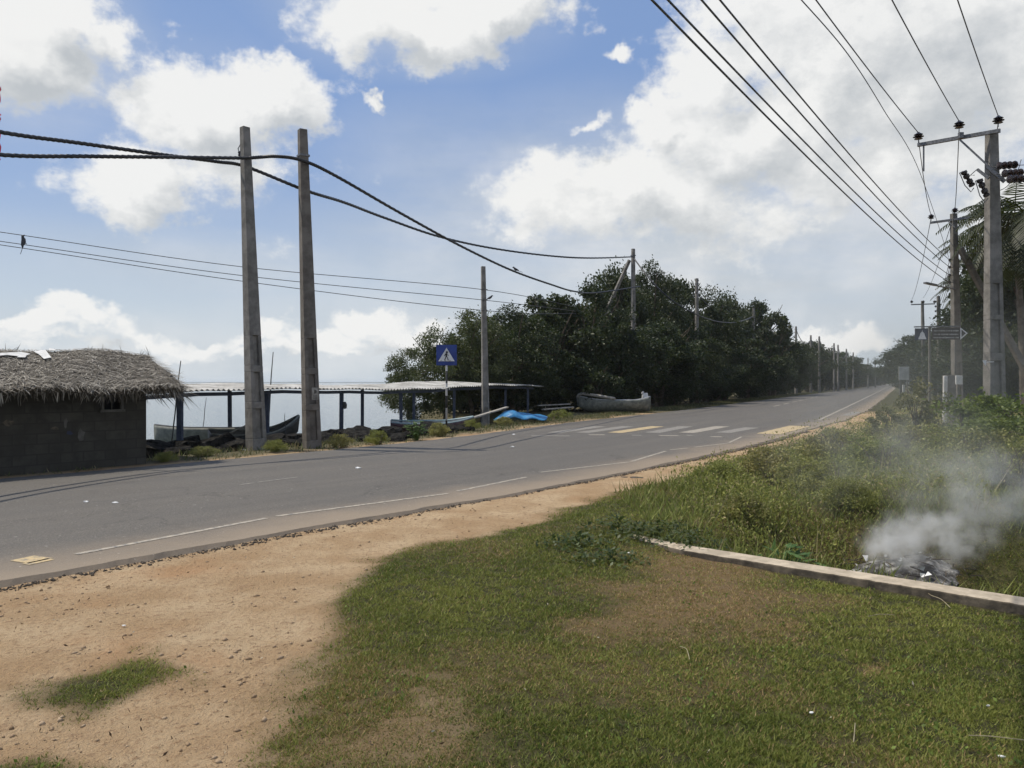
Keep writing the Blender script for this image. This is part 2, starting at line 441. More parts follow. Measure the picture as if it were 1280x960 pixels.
# ------------------------------------------------------------------ road
def asphalt_mat():
    m, nt, b = mat('worn asphalt')
    uv = coords(nt, 'UV'); co = coords(nt)
    sx = nd(nt, 'ShaderNodeSeparateXYZ'); nt.links.new(uv, sx.inputs[0])
    u, v = sx.outputs[0], sx.outputs[1]           # metres along, metres from the near edge
    n1 = noise(nt, co, .5, 5, .6); n2 = noise(nt, co, 60, 3, .7); n3 = noise(nt, co, 240, 2, .6)
    st = nd(nt, 'ShaderNodeCombineXYZ'); nt.links.new(mth(nt, 'MULTIPLY', u, .05), st.inputs[0]); nt.links.new(v, st.inputs[1])
    ns = noise(nt, st.outputs[0], 1.7, 4, .6)
    c = mixc(nt, maprange(nt, ns, .3, .7), (.140, .124, .104, 1), (.205, .182, .150, 1))
    c = mixc(nt, maprange(nt, n1, .4, .65, 0, .5), c, (.165, .152, .13, 1))
    c = mixc(nt, maprange(nt, n2, .35, .62, .9, 0), c, (.055, .052, .048, 1))
    c = mixc(nt, maprange(nt, noise(nt, co, 9, 5, .7), .5, .75, 0, .5), c, (.09, .085, .077, 1))
    c = mixc(nt, maprange(nt, n3, .6, .72, 0, .9), c, (.42, .39, .34, 1))
    c = mixc(nt, maprange(nt, noise(nt, co, 26, 4, .75), .40, .60, .55, 0), c, (.075, .07, .062, 1))
    c = mixc(nt, maprange(nt, noise(nt, co, 17, 2, .5), .70, .74, 0, .8), c, (.5, .47, .42, 1))
    e = maprange(nt, mth(nt, 'ADD', v, mth(nt, 'MULTIPLY', n1, 1.6)), .7, 2.2, .75, 0)
    vo = nd(nt, 'ShaderNodeTexVoronoi', feature='DISTANCE_TO_EDGE'); vo.inputs['Scale'].default_value = .55
    wv = nd(nt, 'ShaderNodeVectorMath', operation='ADD'); nt.links.new(co, wv.inputs[0]); ws = nd(nt, 'ShaderNodeVectorMath', operation='SCALE'); ws.inputs['Scale'].default_value = .9
    nt.links.new(noise(nt, co, 2.2, 5, .6, out=1), ws.inputs[0]); nt.links.new(ws.outputs[0], wv.inputs[1]); nt.links.new(wv.outputs[0], vo.inputs['Vector'])
    crk = mth(nt, 'MULTIPLY', maprange(nt, vo.outputs['Distance'], .004, .014, .6, 0), maprange(nt, noise(nt, co, .35, 2), .5, .6))
    c = mixc(nt, crk, c, (.05, .046, .04, 1))
    c = mixc(nt, maprange(nt, noise(nt, st.outputs[0], .8, 3, .6), .52, .6, 0, .35), c, (.085, .08, .073, 1))
    trk = None
    for ce in (2.2, 3.6, 5.2, 6.6):
        q = maprange(nt, mth(nt, 'ABSOLUTE', mth(nt, 'SUBTRACT', v, ce)), .1, .55, 1, 0); trk = q if trk is None else mth(nt, 'MAXIMUM', trk, q)
    c = mixc(nt, mth(nt, 'MULTIPLY', trk, maprange(nt, ns, .3, .7, .15, .40)), c, (.10, .093, .083, 1))
    c = mixc(nt, maprange(nt, noise(nt, co, 1.1, 4, .7), .60, .66, 0, .30), c, (.07, .065, .058, 1))
    c = mixc(nt, e, c, (.30, .235, .165, 1))
    nt.links.new(c, b.inputs['Base Color'])
    b.inputs['Roughness'].default_value = .72; b.inputs['Specular IOR Level'].default_value = .3
    bump(nt, b, mth(nt, 'ADD', n2, n3), .6, .006)
    return m
def build_road():
    nA = 13; V = []; UV = []
    fr = np.linspace(0, 1, nA)
    wob = (vnoise(RT, RT * 0, 1.1, 71, 3) - .5) * .16 + (vnoise(RT, RT * 0, 5, 75, 3) - .5) * .07 + (vnoise(RT, RT * 0, .25, 72, 2) - .5) * .3
    wobf = (vnoise(RT, RT * 0, 1.2, 73, 4) - .5) * .2
    for i in range(len(RT)):
        a = NP_[i] - RN[i] * wob[i]; b = FP[i] + RN[i] * wobf[i]
        for f in fr:
            p = a + (b - a) * f; V.append((p[0], p[1], 0)); UV.append((RT[i], f * RW[i]))
    n = len(RT); o = len(V)
    Fq = [(i * nA + k, i * nA + k + 1, (i + 1) * nA + k + 1, (i + 1) * nA + k) for i in range(n - 1) for k in range(nA - 1)]
    Fq = [f[::-1] for f in Fq]
    # crumbling lips down to the ground on both sides
    for side, k in ((0, 0), (1, nA - 1)):
        st = len(V)
        for i in range(n):
            q = V[i * nA + k]; s = -1 if side == 0 else 1
            jj = .05 + .05 * float(vnoise(np.array([RT[i]]), np.array([side * 3.0]), 6, 77, 3)[0]); V.append((q[0] + s * RN[i][0] * jj, q[1] + s * RN[i][1] * jj, -.075)); UV.append((RT[i], 0 if side == 0 else RW[i]))
        for i in range(n - 1):
            f = (i * nA + k, (i + 1) * nA + k, st + i + 1, st + i)
            Fq.append(f if side else f[::-1])
    me = bpy.data.meshes.new('road'); me.from_pydata(V, [], Fq)
    uvl = me.uv_layers.new(name='UVMap')
    li = np.empty(len(me.loops), np.int32); me.loops.foreach_get('vertex_index', li)
    uvl.data.foreach_set('uv', np.array(UV, np.float32)[li].ravel())
    me.materials.append(asphalt_mat()); me.update()
    bm = bmesh.new(); bm.from_mesh(me); bmesh.ops.recalc_face_normals(bm, faces=bm.faces)
    up = sum(f.normal.z for f in bm.faces)
    if up < 0: bmesh.ops.reverse_faces(bm, faces=bm.faces)
    bm.to_mesh(me); bm.free()
    o = bpy.data.objects.new('road', me); col.objects.link(o)
    tag(o, 'two lane grey asphalt road running along the shore', kind='structure')
build_road()

def paint_mat(name, c, wear):
    m, nt, b = mat(name); co = coords(nt)
    f = maprange(nt, noise(nt, co, 14, 6, .75), wear - .12, wear + .12)
    nt.links.new(mixc(nt, f, (.15, .142, .13, 1), c4(c)), b.inputs['Base Color']); b.inputs['Roughness'].default_value = .7
    return m
PW = paint_mat('worn white road paint', (.40, .35, .275), .48)
PF = paint_mat('faded white road paint', (.31, .28, .23), .53)
PY = paint_mat('worn yellow road paint', (.50, .375, .19), .45)
def strip(a, b, w, m, z=.004, name='road_marking'):
    if not isinstance(a, Vector): a = ground_pt(*a)
    if not isinstance(b, Vector): b = ground_pt(*b)
    d = (b - a); d.z = 0; d.normalize(); n = Vector((-d.y, d.x, 0)) * w / 2
    mb = MB(); N = max(2, int((b - a).length / .4)); vs = []; fs = []
    for i in range(N + 1):
        p = a.lerp(b, i / N); p.z = z
        j = .012 * math.sin(i * 2.3 + a.x * 7)
        vs += [p + n * (1 + j * 4), p - n * (1 - j * 3)]
    for i in range(N): fs.append((i * 2 + 1, i * 2 + 3, i * 2 + 2, i * 2))
    mb.add(vs, fs)
    o = mb.build(name, m); tag(o, 'painted marking on the road', kind='structure'); return o
for a, b in [((95, 693), (333, 648)), ((345, 645.5), (560, 617)), ((572, 614), (658, 596.5)), ((675, 590.5), (787, 577.5)), ((789, 577), (832, 564)),
             ((838, 562.5), (860, 560)), ((868, 559), (910, 554)), ((911, 553.5), (927, 546)), ((928, 545.6), (956, 545.2)), ((993, 531.5), (1015, 530.5))]:
    strip(a, b, .075, PW)
pts = [(1024, 525), (1060, 508), (1090, 493.5), (1107, 484.8), (1118, 480.6)]
for a, b in zip(pts[:-1], pts[1:]): strip(a, b, .13, PW)
for i in range(7):
    a = Vector(ground_pt(967, 508)).lerp(ground_pt(1024, 495.5), i / 7); b = Vector(ground_pt(967, 508)).lerp(ground_pt(1024, 495.5), (i + .6) / 7)
    strip(a, b, .14, PW)
strip((322, 603), (372, 596.5), .06, PF); strip((300, 606), (318, 603.6), .06, PF)
for a, b, m in [((692, 541), (750, 533), PF), ((727, 541), (785, 533), PF), ((768, 541), (822, 533), PY), ((815, 541), (858, 533), PF),
                ((858, 541), (903, 533), PW), ((903, 541), (940, 534.5), PF)]:
    strip(a, b, .5, m)
a = ground_pt(960, 542.5); b = ground_pt(1000, 532.5); strip(a, b, .72, PY)
for x0, x1, y, m in [(664, 712, 545, PF), (736, 756, 543.6, PW), (790, 802, 544.2, PF), (824, 848, 544.6, PW), (858, 866, 544.4, PF), (888, 902, 546, PW)]:
    strip((x0, y), (x1, y), .28, m)
strip((1057, 519.5), (1072, 514.8), .5, PF)
a = ground_pt(24, 703); b = ground_pt(54, 696.5); strip(a, b, .26, PY, z=.004); 
strip(ground_pt(32, 706), ground_pt(64, 699), .10, PY, z=.004)

# ------------------------------------------------------------------ sea
def sea_mat():
    m, nt, b = mat('calm lagoon water'); co = coords(nt)
    b.inputs['Base Color'].default_value = (.10, .13, .14, 1); b.inputs['Roughness'].default_value = .12
    b.inputs['IOR'].default_value = 1.33
    mp = nd(nt, 'ShaderNodeMapping'); nt.links.new(co, mp.inputs[0]); mp.inputs['Scale'].default_value = (.5, 1.2, 1)
    bump(nt, b, noise(nt, mp.outputs[0], 2.0, 5, .65), .55, .06)
    return m
mb = MB(); mb.add([(-9000, 5, -1.02), (2500, 5, -1.02), (2500, 9000, -1.02), (-9000, 9000, -1.02)], [(0, 1, 2, 3)])
mb.add([(-9000, -200, -1.02), (-6, -200, -1.02), (-6, 5, -1.02), (-9000, 5, -1.02)], [(0, 1, 2, 3)])
tag(mb.build('lagoon_water', sea_mat()), 'pale calm lagoon water', kind='structure')

mb = MB(); vs = []; N = 160
for i in range(N + 1):
    t = i / N; x = -3600 + 5200 * t; y = 3300 + 260 * math.sin(t * 5) ; hh = 3.0 + 2.6 * mnoise.noise(Vector((t * 23, 0, 0))) + 1.5 * mnoise.noise(Vector((t * 90, 2, 0)))
    vs += [(x, y, -1.3), (x, y + 40, max(.8, hh)), (x, y + 160, max(.8, hh * .9)), (x, y + 260, -1.3)]
mb.add(vs, [(i * 4 + k, (i + 1) * 4 + k, (i + 1) * 4 + k + 1, i * 4 + k + 1) for i in range(N) for k in range(3)])
tag(mb.build('far_shore', simple('far wooded shore', (.03, .045, .03), (.05, .065, .04), .05, .95)), 'thin dark far shore line on the lagoon horizon', kind='structure')

# ------------------------------------------------------------------ turf blades
def scatter(n, x0, x1, y0, y1):
    # density falls with depth like the picture does
    u = rng.random(n); y = 1 / (1 / y0 + u * (1 / y1 - 1 / y0))
    x = x0 + rng.random(n) * (x1 - x0)
    return x, y
def make_blades(name, x, y, hgt, wid, tintc, label, lean=.7, matk='blade'):
    n = len(x); z = ground_z(x, y) - .004
    az = rng.random(n) * 2 * math.pi; la = rng.random(n) * 2 * math.pi
    dx, dy = np.cos(az) * wid / 2, np.sin(az) * wid / 2
    L = hgt * lean * (.3 + rng.random(n))
    base = np.stack([x, y, z], 1)
    a = base + np.stack([dx, dy, 0 * z], 1); b = base - np.stack([dx, dy, 0 * z], 1)
    t = base + np.stack([np.cos(la) * L, np.sin(la) * L, hgt], 1)
    V = np.stack([a, b, t], 1).reshape(-1, 3)
    Fc = np.arange(n * 3).reshape(-1, 3)
    tint = np.repeat(tintc, 3, axis=0)
    return tag(np_mesh(name, V, Fc, M[matk], tint=tint), label, kind='stuff')
def turf():
    X, Y = [], []
    x, y = scatter(1900000, -4.4, 9, 2.3, 13)
    keep = np.abs(x) < y * .72 + .4
    x, y = x[keep], y[keep]
    lm = lawn_mask(x, y)
    perp = (x - WB.x) * wn.x + (y - WB.y) * wn.y; al = (x - WB.x) * wd.x + (y - WB.y) * wd.y
    onwall = (np.abs(perp + .02) < .16) & (al > .1)
    dn, _ = edge_off(x, y)
    pit = .25 + .75 * sstep(.36, .52, vnoise(x, y, 13, 85, 3))
    k = (rng.random(len(x)) < lm ** 1.5 * .95 * pit) & ~onwall & (dn > .5)
    x, y = x[k], y[k]; n = len(x)
    d = dry_mask(x, y); patch = vnoise(x, y, 1.3, 81, 4)
    g1 = np.array([.105, .135, .024]); g2 = np.array([.285, .295, .07]); s1 = np.array([.26, .18, .075]); s2 = np.array([.44, .32, .15])
    r = rng.random((n, 1))
    gcol = g1 + (g2 - g1) * np.clip(r ** 1.3 * .75 + (patch[:, None] - .38) * 1.1, 0, 1)
    scol = s1 + (s2 - s1) * rng.random((n, 1))
    isdry = (rng.random(n) < .05 + .72 * d)[:, None]
    c = np.where(isdry, scol, gcol)
    h = (.007 + .013 * rng.random(n)) * (.65 + .8 * vnoise(x, y, 2.6, 91, 3)) * (.7 + .5 * lawn_mask(x, y)) * (1 - .35 * d)
    h = h * (.9 + .05 * y)
    make_blades('turf_grass', x, y, h, .0036 + .0009 * y, c, 'short worn turf on the lawn', lean=1.15)
turf()

# weeds on the bank behind the drain wall
def leaves_np(cx, cy, cz, size, up=.3, aspect=.4, lift=None):
    """rhombic leaves at the given centres"""
    n = len(cx)
    d = rng.normal(size=(n, 3)); d[:, 2] = np.abs(d[:, 2]) * .8 + up; d /= np.linalg.norm(d, axis=1)[:, None]
    e = rng.normal(size=(n, 3)); e -= (e * d).sum(1)[:, None] * d; e /= np.linalg.norm(e, axis=1)[:, None]
    c = np.stack([cx, cy, cz], 1); s = np.asarray(size)[:, None]
    V = np.stack([c - d * s * .5, c + e * s * aspect * .5, c + d * s * .5, c - e * s * aspect * .5], 1).reshape(-1, 3)
    return V, np.arange(n * 4).reshape(-1, 4)
def weeds():
    WEED = P2([(840, 604), (900, 570), (1000, 548), (1030, 528), (1090, 503), (1130, 493), (1500, 493), (1500, 700), (1290, 640), (1100, 690), (1000, 700), (930, 672), (868, 655)])
    n = 5200; x, y = scatter(n, 1.5, 22, 6.3, 42)
    sd = polysd(x, y, WEED)
    dens = sstep(-.1, .5, sd) * sstep(.30, .5, vnoise(x, y, .9, 101, 4) + .12)
    on, _ = edge_off(x, y)
    fx, fy = 4.45, 8.0
    nofire = np.hypot((x - fx) / 1.0, (y - fy) / .9) > 1
    k = (rng.random(n) < dens) & (on > 1.25) & nofire & (x > y * .2)
    x, y = x[k], y[k]; n = len(x)
    z = ground_z(x, y); hh = (1 + .7 * sstep(4, 10, x)) * (.06 + .70 * vnoise(x, y, .8, 103, 3) ** 1.6 * rng.random(n) ** .5) * (.6 + .5 * sstep(.3, 1.5, on[k]))
    per = 84
    X = np.repeat(x, per); Y = np.repeat(y, per); Z = np.repeat(z, per); HH = np.repeat(hh, per)
    r = rng.normal(size=(n * per, 2)) * (np.repeat(.07 + hh * .28, per))[:, None]
    t = rng.random(n * per) ** .7
    cz = Z + t * HH * (1 - .25 * rng.random(n * per))
    s = (.018 + .035 * rng.random(n * per) ** 1.5) * (.8 + .04 * Y)
    V, Fc = leaves_np(X + r[:, 0], Y + r[:, 1], cz, s, .5, .38)
    p = np.repeat(rng.random(n), per)[:, None]; q = rng.random((n * per, 1))
    g1 = np.array([.10, .13, .03]); g2 = np.array([.33, .34, .09]); s1 = np.array([.30, .25, .12])
    c = g1 + (g2 - g1) * np.clip(p * .6 + q * .5, 0, 1)
    c = np.where(rng.random((n * per, 1)) < .10 + .12 * (p > .8), s1 * (.7 + .8 * q), c)
    tag(np_mesh('weeds', V, Fc, M['weed'], tint=np.repeat(c, 4, 0)), 'tangle of low weeds on the bank', kind='stuff')
    # thin upright stalks
    n2 = 9000; x, y = scatter(n2, 1.5, 22, 6.3, 40); sd = polysd(x, y, WEED); on, _ = edge_off(x, y)
    k = (sd > .05) & (on > 1.2) & (rng.random(n2) < .75) & (np.hypot((x - fx) / 1.0, (y - fy) / .9) > 1); x, y = x[k], y[k]; n2 = len(x)
    h = .15 + .4 * rng.random(n2) ** 2; q = rng.random((n2, 1))
    c = np.where(q < .35, np.array([.34, .29, .16]), np.array([.12, .14, .045]))
    make_blades('tall_grass', x, y, h, .006 + .0012 * y, c, 'tall thin grass among the weeds', lean=.5)
weeds()
def ditch_grass():
    n = 130000; x, y = scatter(n, 1.5, 16, 5.2, 20)
    perp = (x - WB.x) * wn.x + (y - WB.y) * wn.y; on, _ = edge_off(x, y)
    cl = sstep(.40, .58, vnoise(x, y, 1.5, 123, 3))
    k = (perp > .14) & (on > 1.15) & (rng.random(n) < .25 + .75 * cl) & (np.hypot((x - 4.45) / .8, (y - 8.0) / .65) > 1); x, y = x[k], y[k]; n = len(x)
    q = rng.random((n, 1)); p = vnoise(x, y, 1.1, 121, 3)[:, None]
    c = np.array([.10, .13, .032]) + np.array([.15, .145, .04]) * np.clip(q * .6 + p * .6, 0, 1)
    c = np.where(rng.random((n, 1)) < .14, np.array([.24, .2, .1]), c)
    h = (.04 + .20 * rng.random(n) ** 1.5) * (.5 + .8 * vnoise(x, y, 1.3, 125, 3))
    make_blades('ditch_grass', x, y, h, .009 + .001 * y, c, 'green grass lining the drain', lean=.8)
    # far verge
    n = 60000; t = rng.random(n) ** .6 * 160; t = 30 - 22 * rng.random(n) if False else t
    i = np.interp(t, RT, np.arange(len(RT))); ii = i.astype(int)
    off = .25 + rng.random(n) ** .8 * 2.4
    P = FP[ii] + RN[ii] * off[:, None] + rng.normal(size=(n, 2)) * .15
    m = vnoise(P[:, 0], P[:, 1], 1.0, 131, 3) + .22 * (off - .5)
    k = m > .50; P = P[k]; off = off[k]; n = len(P)
    c = np.where(rng.random((n, 1)) < .35, np.array([.24, .2, .11]), np.array([.085, .105, .035])) * (.7 + .6 * rng.random((n, 1)))
    h = (.03 + .10 * rng.random(n) * np.clip(off, .3, 1.6))
    make_blades('verge_grass', P[:, 0], P[:, 1], h, np.full(n, .025), c, 'patchy verge grass on the sea side', lean=.8)
ditch_grass()

# pebbles on the sand
def pebbles():
    n = 26000; x, y = scatter(n, -5.2, 8, 2.9, 22)
    on, _ = edge_off(x, y); lm = lawn_mask(x, y)
    k = (on > .05) & (lm < .25) & (rng.random(n) < .25 + .9 * sstep(.45, .7, vnoise(x, y, 1.0, 141, 3)))
    x, y = x[k], y[k]; n = len(x); z = ground_z(x, y)
    base = np.array([(1, 0, 0), (0, 1, 0), (-1, 0, 0), (0, -1, 0), (0, 0, .7), (0, 0, -.5)], float)
    F0 = np.array([(0, 1, 4), (1, 2, 4), (2, 3, 4), (3, 0, 4), (1, 0, 5), (2, 1, 5), (3, 2, 5), (0, 3, 5)])
    s = .0035 + .02 * rng.random(n) ** 6
    ang = rng.random(n) * 6.28
    J = base[None] * s[:, None, None] * (1 + .5 * rng.normal(size=(n, 6, 1)) * .5)
    X = J[:, :, 0] * np.cos(ang)[:, None] - J[:, :, 1] * .7 * np.sin(ang)[:, None]
    Yy = J[:, :, 0] * np.sin(ang)[:, None] + J[:, :, 1] * .7 * np.cos(ang)[:, None]
    V = np.stack([X + x[:, None], Yy + y[:, None], J[:, :, 2] + z[:, None] + .002], -1).reshape(-1, 3)
    Fc = (F0[None] + (np.arange(n) * 6)[:, None, None]).reshape(-1, 3)
    tag(np_mesh('gravel', V, Fc, M['stone']), 'loose pebbles on the sandy shoulder', kind='stuff')
    # tar crumbs along the lip
    n = 5200; t = rng.random(n) * 30 + 14; i = np.interp(t, RT, np.arange(len(RT))).astype(int)
    P = NP_[i] - RN[i] * (.05 + .13 * rng.random(n) ** 1.5)[:, None] + rng.normal(size=(n, 2)) * .03
    x, y = P[:, 0], P[:, 1]; z = ground_z(x, y); s = .005 + .018 * rng.random(n) ** 3
    J = base[None] * s[:, None, None] * (1 + .3 * rng.normal(size=(n, 6, 1)))
    V = np.stack([J[:, :, 0] + x[:, None], J[:, :, 1] + y[:, None], J[:, :, 2] + z[:, None] + .004], -1).reshape(-1, 3)
    Fc = (F0[None] + (np.arange(n) * 6)[:, None, None]).reshape(-1, 3)
    tag(np_mesh('asphalt_crumbs', V, Fc, M['dung']), 'dark asphalt crumbs along the broken road edge', kind='stuff')
pebbles()

# ------------------------------------------------------------------ drain wall
def drain_wall():
    w = .21; mb = MB(); vs = []; fs = []
    pts = []
    for i in range(8): pts.append(WA.lerp(WB, i / 8))
    for i in range(60): pts.append(WB.lerp(WC, i / 60))
    for i in range(9): pts.append(WC.lerp(WE, i / 8))
    for i, p in enumerate(pts):
        j = random.gauss(0, .005)
        ww = w * (1 if i > 6 else .75)
        a = p - wn * (ww / 2 + j * .5); b = p + wn * (ww / 2 - j * .4)
        vs += [(a.x, a.y, p.z + j * .4), (b.x, b.y, p.z + .004), (b.x, b.y, -.75), (a.x, a.y, -.25)]
    for i in range(len(pts) - 1):
        for k in range(4):
            k2 = (k + 1) % 4
            fs.append((i * 4 + k, (i + 1) * 4 + k, (i + 1) * 4 + k2, i * 4 + k2))
    fs += [(3, 2, 1, 0), tuple(len(pts) * 4 - 4 + k for k in range(4))]
    mb.add(vs, fs)
    m, nt, b = mat('drain wall concrete'); co = coords(nt)
    n1 = noise(nt, co, 5, 6, .65); n2 = noise(nt, co, 40, 4)
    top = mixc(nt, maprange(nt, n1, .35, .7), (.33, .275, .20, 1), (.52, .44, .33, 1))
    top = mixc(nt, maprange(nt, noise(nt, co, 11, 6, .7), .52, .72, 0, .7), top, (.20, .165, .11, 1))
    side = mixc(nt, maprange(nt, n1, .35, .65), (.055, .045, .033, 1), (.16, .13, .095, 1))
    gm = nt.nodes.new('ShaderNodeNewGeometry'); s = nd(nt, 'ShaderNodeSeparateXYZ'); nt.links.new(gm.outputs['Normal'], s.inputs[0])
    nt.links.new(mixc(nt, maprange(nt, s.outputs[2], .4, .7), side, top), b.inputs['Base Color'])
    b.inputs['Roughness'].default_value = .95; bump(nt, b, n2, .4, .01)
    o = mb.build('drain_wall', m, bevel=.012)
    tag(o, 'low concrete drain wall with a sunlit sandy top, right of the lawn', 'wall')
drain_wall()

# ------------------------------------------------------------------ poles
def pole_mesh(base, top, w0, d0, w1, d1, recess=(), ang=0.0, m=None, name='shaft', parent=None):
    """tapered concrete pole; recess = (start, end) fractions along the shaft where panels are sunk in the broad faces"""
    base, top = Vector(base), Vector(top); L = (top - base).length
    mb = MB()
    ax = (top - base).normalized(); x = Vector((math.cos(ang), math.sin(ang), 0)); x = (x - ax * x.dot(ax)).normalized(); y = ax.cross(x)
    def P(u, v, t): return base + ax * (L * t) + x * (u * (w0 + (w1 - w0) * t) / 2) + y * (v * (d0 + (d1 - d0) * t) / 2)
    cuts = sorted({0.0, 1.0, *[q for r in recess for q in r]})
    def seg(u0, u1, v0, v1, t0, t1):
        vs = [P(u, v, t) for t in (t0, t1) for u, v in ((u0, v0), (u1, v0), (u1, v1), (u0, v1))]
        mb.add(vs, [(3, 2, 1, 0), (4, 5, 6, 7), (0, 1, 5, 4), (1, 2, 6, 5), (2, 3, 7, 6), (3, 0, 4, 7)])
    for t0, t1 in zip(cuts[:-1], cuts[1:]):
        if any(abs(r[0] - t0) < 1e-6 for r in recess):
            seg(-1, -.46, -1, 1, t0, t1); seg(.46, 1, -1, 1, t0, t1); seg(-.46, .46, -.55, .55, t0, t1)
        else: seg(-1, 1, -1, 1, t0, t1)
    return mb.build(name, m or M['concrete'], parent, bevel=.012)

def tilt_pole(pxt, pyt, pxb, pyb, zb=0.0):
    b = ground_pt(pxb, pyb, zb); t = at(pxt, b.y, pyt); return b, t
REC = [(.06, .15), (.17, .26), (.28, .37)]
# the two big poles by the shed
bA, tA = tilt_pole(306, 159, 320.5, 560, -.02); bB, tB = tilt_pole(378, 162, 390, 558, -.02)
def sink(b, t, d=.25): return b - (t - b).normalized() * d
eA = empty('utility_pole', bA, 'square concrete utility pole, left one of the close pair beside the shed', 'utility pole', 'concrete poles on the sea side')
eB = empty('utility_pole', bB, 'square concrete utility pole with a small notice, right one of the close pair', 'utility pole', 'concrete poles on the sea side')
pole_mesh(sink(bA, tA) - bA, tA - bA, .40, .34, .19, .17, REC, R(52), parent=eA)
M['concrete_b'] = simple('brown grey pole concrete', (.10, .087, .073), (.18, .16, .138), 3, .9, 40, .3, .006)
pole_mesh(sink(bB, tB) - bB, tB - bB, .40, .34, .20, .18, [(.05, .14), (.16, .25), (.27, .36)], R(35), m=M['concrete_b'], parent=eB)
def hook(e, p, d):
    mb = MB(); mb.tube([p, p + d * .5 + Vector((0, 0, -.02)), p + d + Vector((0, 0, -.12)), p + d * .7 + Vector((0, 0, -.22))], .012, 6)
    mb.build('cable_bracket', M['steel'], e)
pA_ = at(303, bA.y, 180); hook(eA, pA_ - bA, Vector((-.1, -.02, 0)))
mb = MB(); mb.lathe([(.02, 0), (.035, .02), (.02, .05), (.035, .09), (.02, .12)], at(299, bA.y, 195) - bA, 8); mb.build('insulator', M['porcelain'], eA)
mb = MB()  # band round pole B
cB = bB.lerp(tB, (558 - 195) / (558 - 162)); mb.box(cB - bB, (.26, .25, .05), Matrix.Rotation(R(35), 3, 'Z')); mb.build('steel_band', M['steel'], eB)
# notice sheet
nt_c = at(394, bB.y - .28, 492)
mb = MB(); mb.box(nt_c - bB, (.16, .012, .30), Matrix.Rotation(R(12), 3, 'Z')); nb = mb.build('notice_sheet', M['timber'], eB)
mb = MB(); mb.lathe([(.05, -.004), (.05, .004)], nt_c - bB + Vector((-.01, -.008, .05)), 12, Matrix.Rotation(R(90), 3, 'X')); 
for k in range(3): mb.box(nt_c - bB + Vector((-.005, -.009, -.05 - .035 * k)), (.10, .006, .01), Matrix.Rotation(R(12), 3, 'Z'))
mb.build('printed_mark', M['frame_grey'], nb)

# slim pole C
bC, tC = tilt_pole(604, 333, 607, 526, -.02)
eC = empty('utility_pole', bC, 'slim grey concrete pole standing just left of the blue tarpaulin', 'utility pole', 'concrete poles on the sea side')
pole_mesh(sink(bC, tC) - bC, tC - bC, .30, .22, .17, .13, [(.03, .12), (.14, .23)], R(20), parent=eC)
for py in (362, 375, 388):
    mb = MB(); p = at(604, bC.y, py) - bC; mb.bar(p, p + Vector((.18, -.05, 0)), .03); mb.build('wire_clip', M['steel'], eC)

def far_pole(px, pyt, hgt, label, strut=False, rz=R(25), w=.28):
    Y = F * (hgt - H) / (HZ - pyt); X = (px - 640) / F * Y
    b = Vector((X, Y, gz(X, Y))); t = Vector((X, Y, hgt))
    e = empty('utility_pole', b, label, 'utility pole', 'concrete poles on the sea side')
    pole_mesh(Vector((0, 0, -.2)), t - b, w * 1.25, w, w * .75, w * .6, [(.05, .14), (.16, .25)] , rz, parent=e)
    mb = MB(); mb.box(Vector((0, 0, hgt - b.z - .45)), (w * .98, w * .9, .06), Matrix.Rotation(rz, 3, 'Z')); mb.build('steel_band', M['steel'], e)
    if strut:
        s0 = at(787, Y, 325) - b; s1 = at(762, Y + .6, 380) - b
        s2 = s0 + (s1 - s0) * 2.2; s2.z = max(s2.z, -.2)
        pole_mesh(s2, s0, .24, .2, .2, .16, (), rz, name='strut', parent=e)
    return e, b, t
FPOLES = [far_pole(791.5, 311, 10.6, 'tall concrete pole with a leaning strut rising out of the trees', True)]
specs = [(871, 348, 10.2, 'concrete pole among the trees, next along the road after the strutted pole'),
         (942, 385, 10.2, 'concrete pole half sunk in the crowns, second after the strutted pole'),
         (995, 408, 9.4, 'dark slim pole at the end of the tall trees, third after the strutted pole'),
         (1013.5, 419, 8.9, 'thin distant pole, fourth after the strutted pole'),
         (1024, 420.5, 8.6, 'thin distant pole, fifth after the strutted pole'),
         (1042.5, 429, 8.7, 'thin distant pole, sixth after the strutted pole'),
         (1047.5, 431, 8.5, 'thin distant pole with sagging wires, seventh after the strutted pole'),
         (1058, 436, 8.6, 'very distant thin pole, eighth after the strutted pole'),
         (1066.5, 440.5, 8.6, 'very distant thin pole, ninth after the strutted pole'),
         (1085, 447.5, 8.6, 'tiny far pole in the haze, second last before the road vanishes'),
         (1094, 450, 8.6, 'tiny far pole in the haze, last before the road vanishes')]
for s in specs: FPOLES.append(far_pole(*s))

# ------------------------------------------------------------------ cables
def sag_pts(a, b, sag, n=28):
    return [a.lerp(b, i / n) - Vector((0, 0, 4 * sag * (i / n) * (1 - i / n))) for i in range(n + 1)]
def cable(name, pts, r, label, m, group, n=6, cat='cable', wob=0.0):
    if wob:
        q = []
        for a, b in zip(pts[:-1], pts[1:]):
            for k in range(4): q.append(a.lerp(b, k / 4))
        q.append(pts[-1])
        pts = [p + Vector((0, wob * math.sin(i * 2.1), wob * math.cos(i * 2.1 + .6))) for i, p in enumerate(q)]
    mb = MB(); mb.tube(pts, r, n)
    return tag(mb.build(name, m, smooth=True), label, cat, group)
def spline(P, n=10):
    out = []
    for i in range(len(P) - 1):
        p0 = P[max(i - 1, 0)]; p1 = P[i]; p2 = P[i + 1]; p3 = P[min(i + 2, len(P) - 1)]
        for k in range(n):
            t = k / n
            out.append(.5 * ((2 * p1) + (p2 - p0) * t + (2 * p0 - 5 * p1 + 4 * p2 - p3) * t * t + (3 * p1 - p0 - 3 * p2 + p3) * t ** 3))
    out.append(P[-1]); return out
YA, YB, YD = bA.y, bB.y, FPOLES[0][1].y
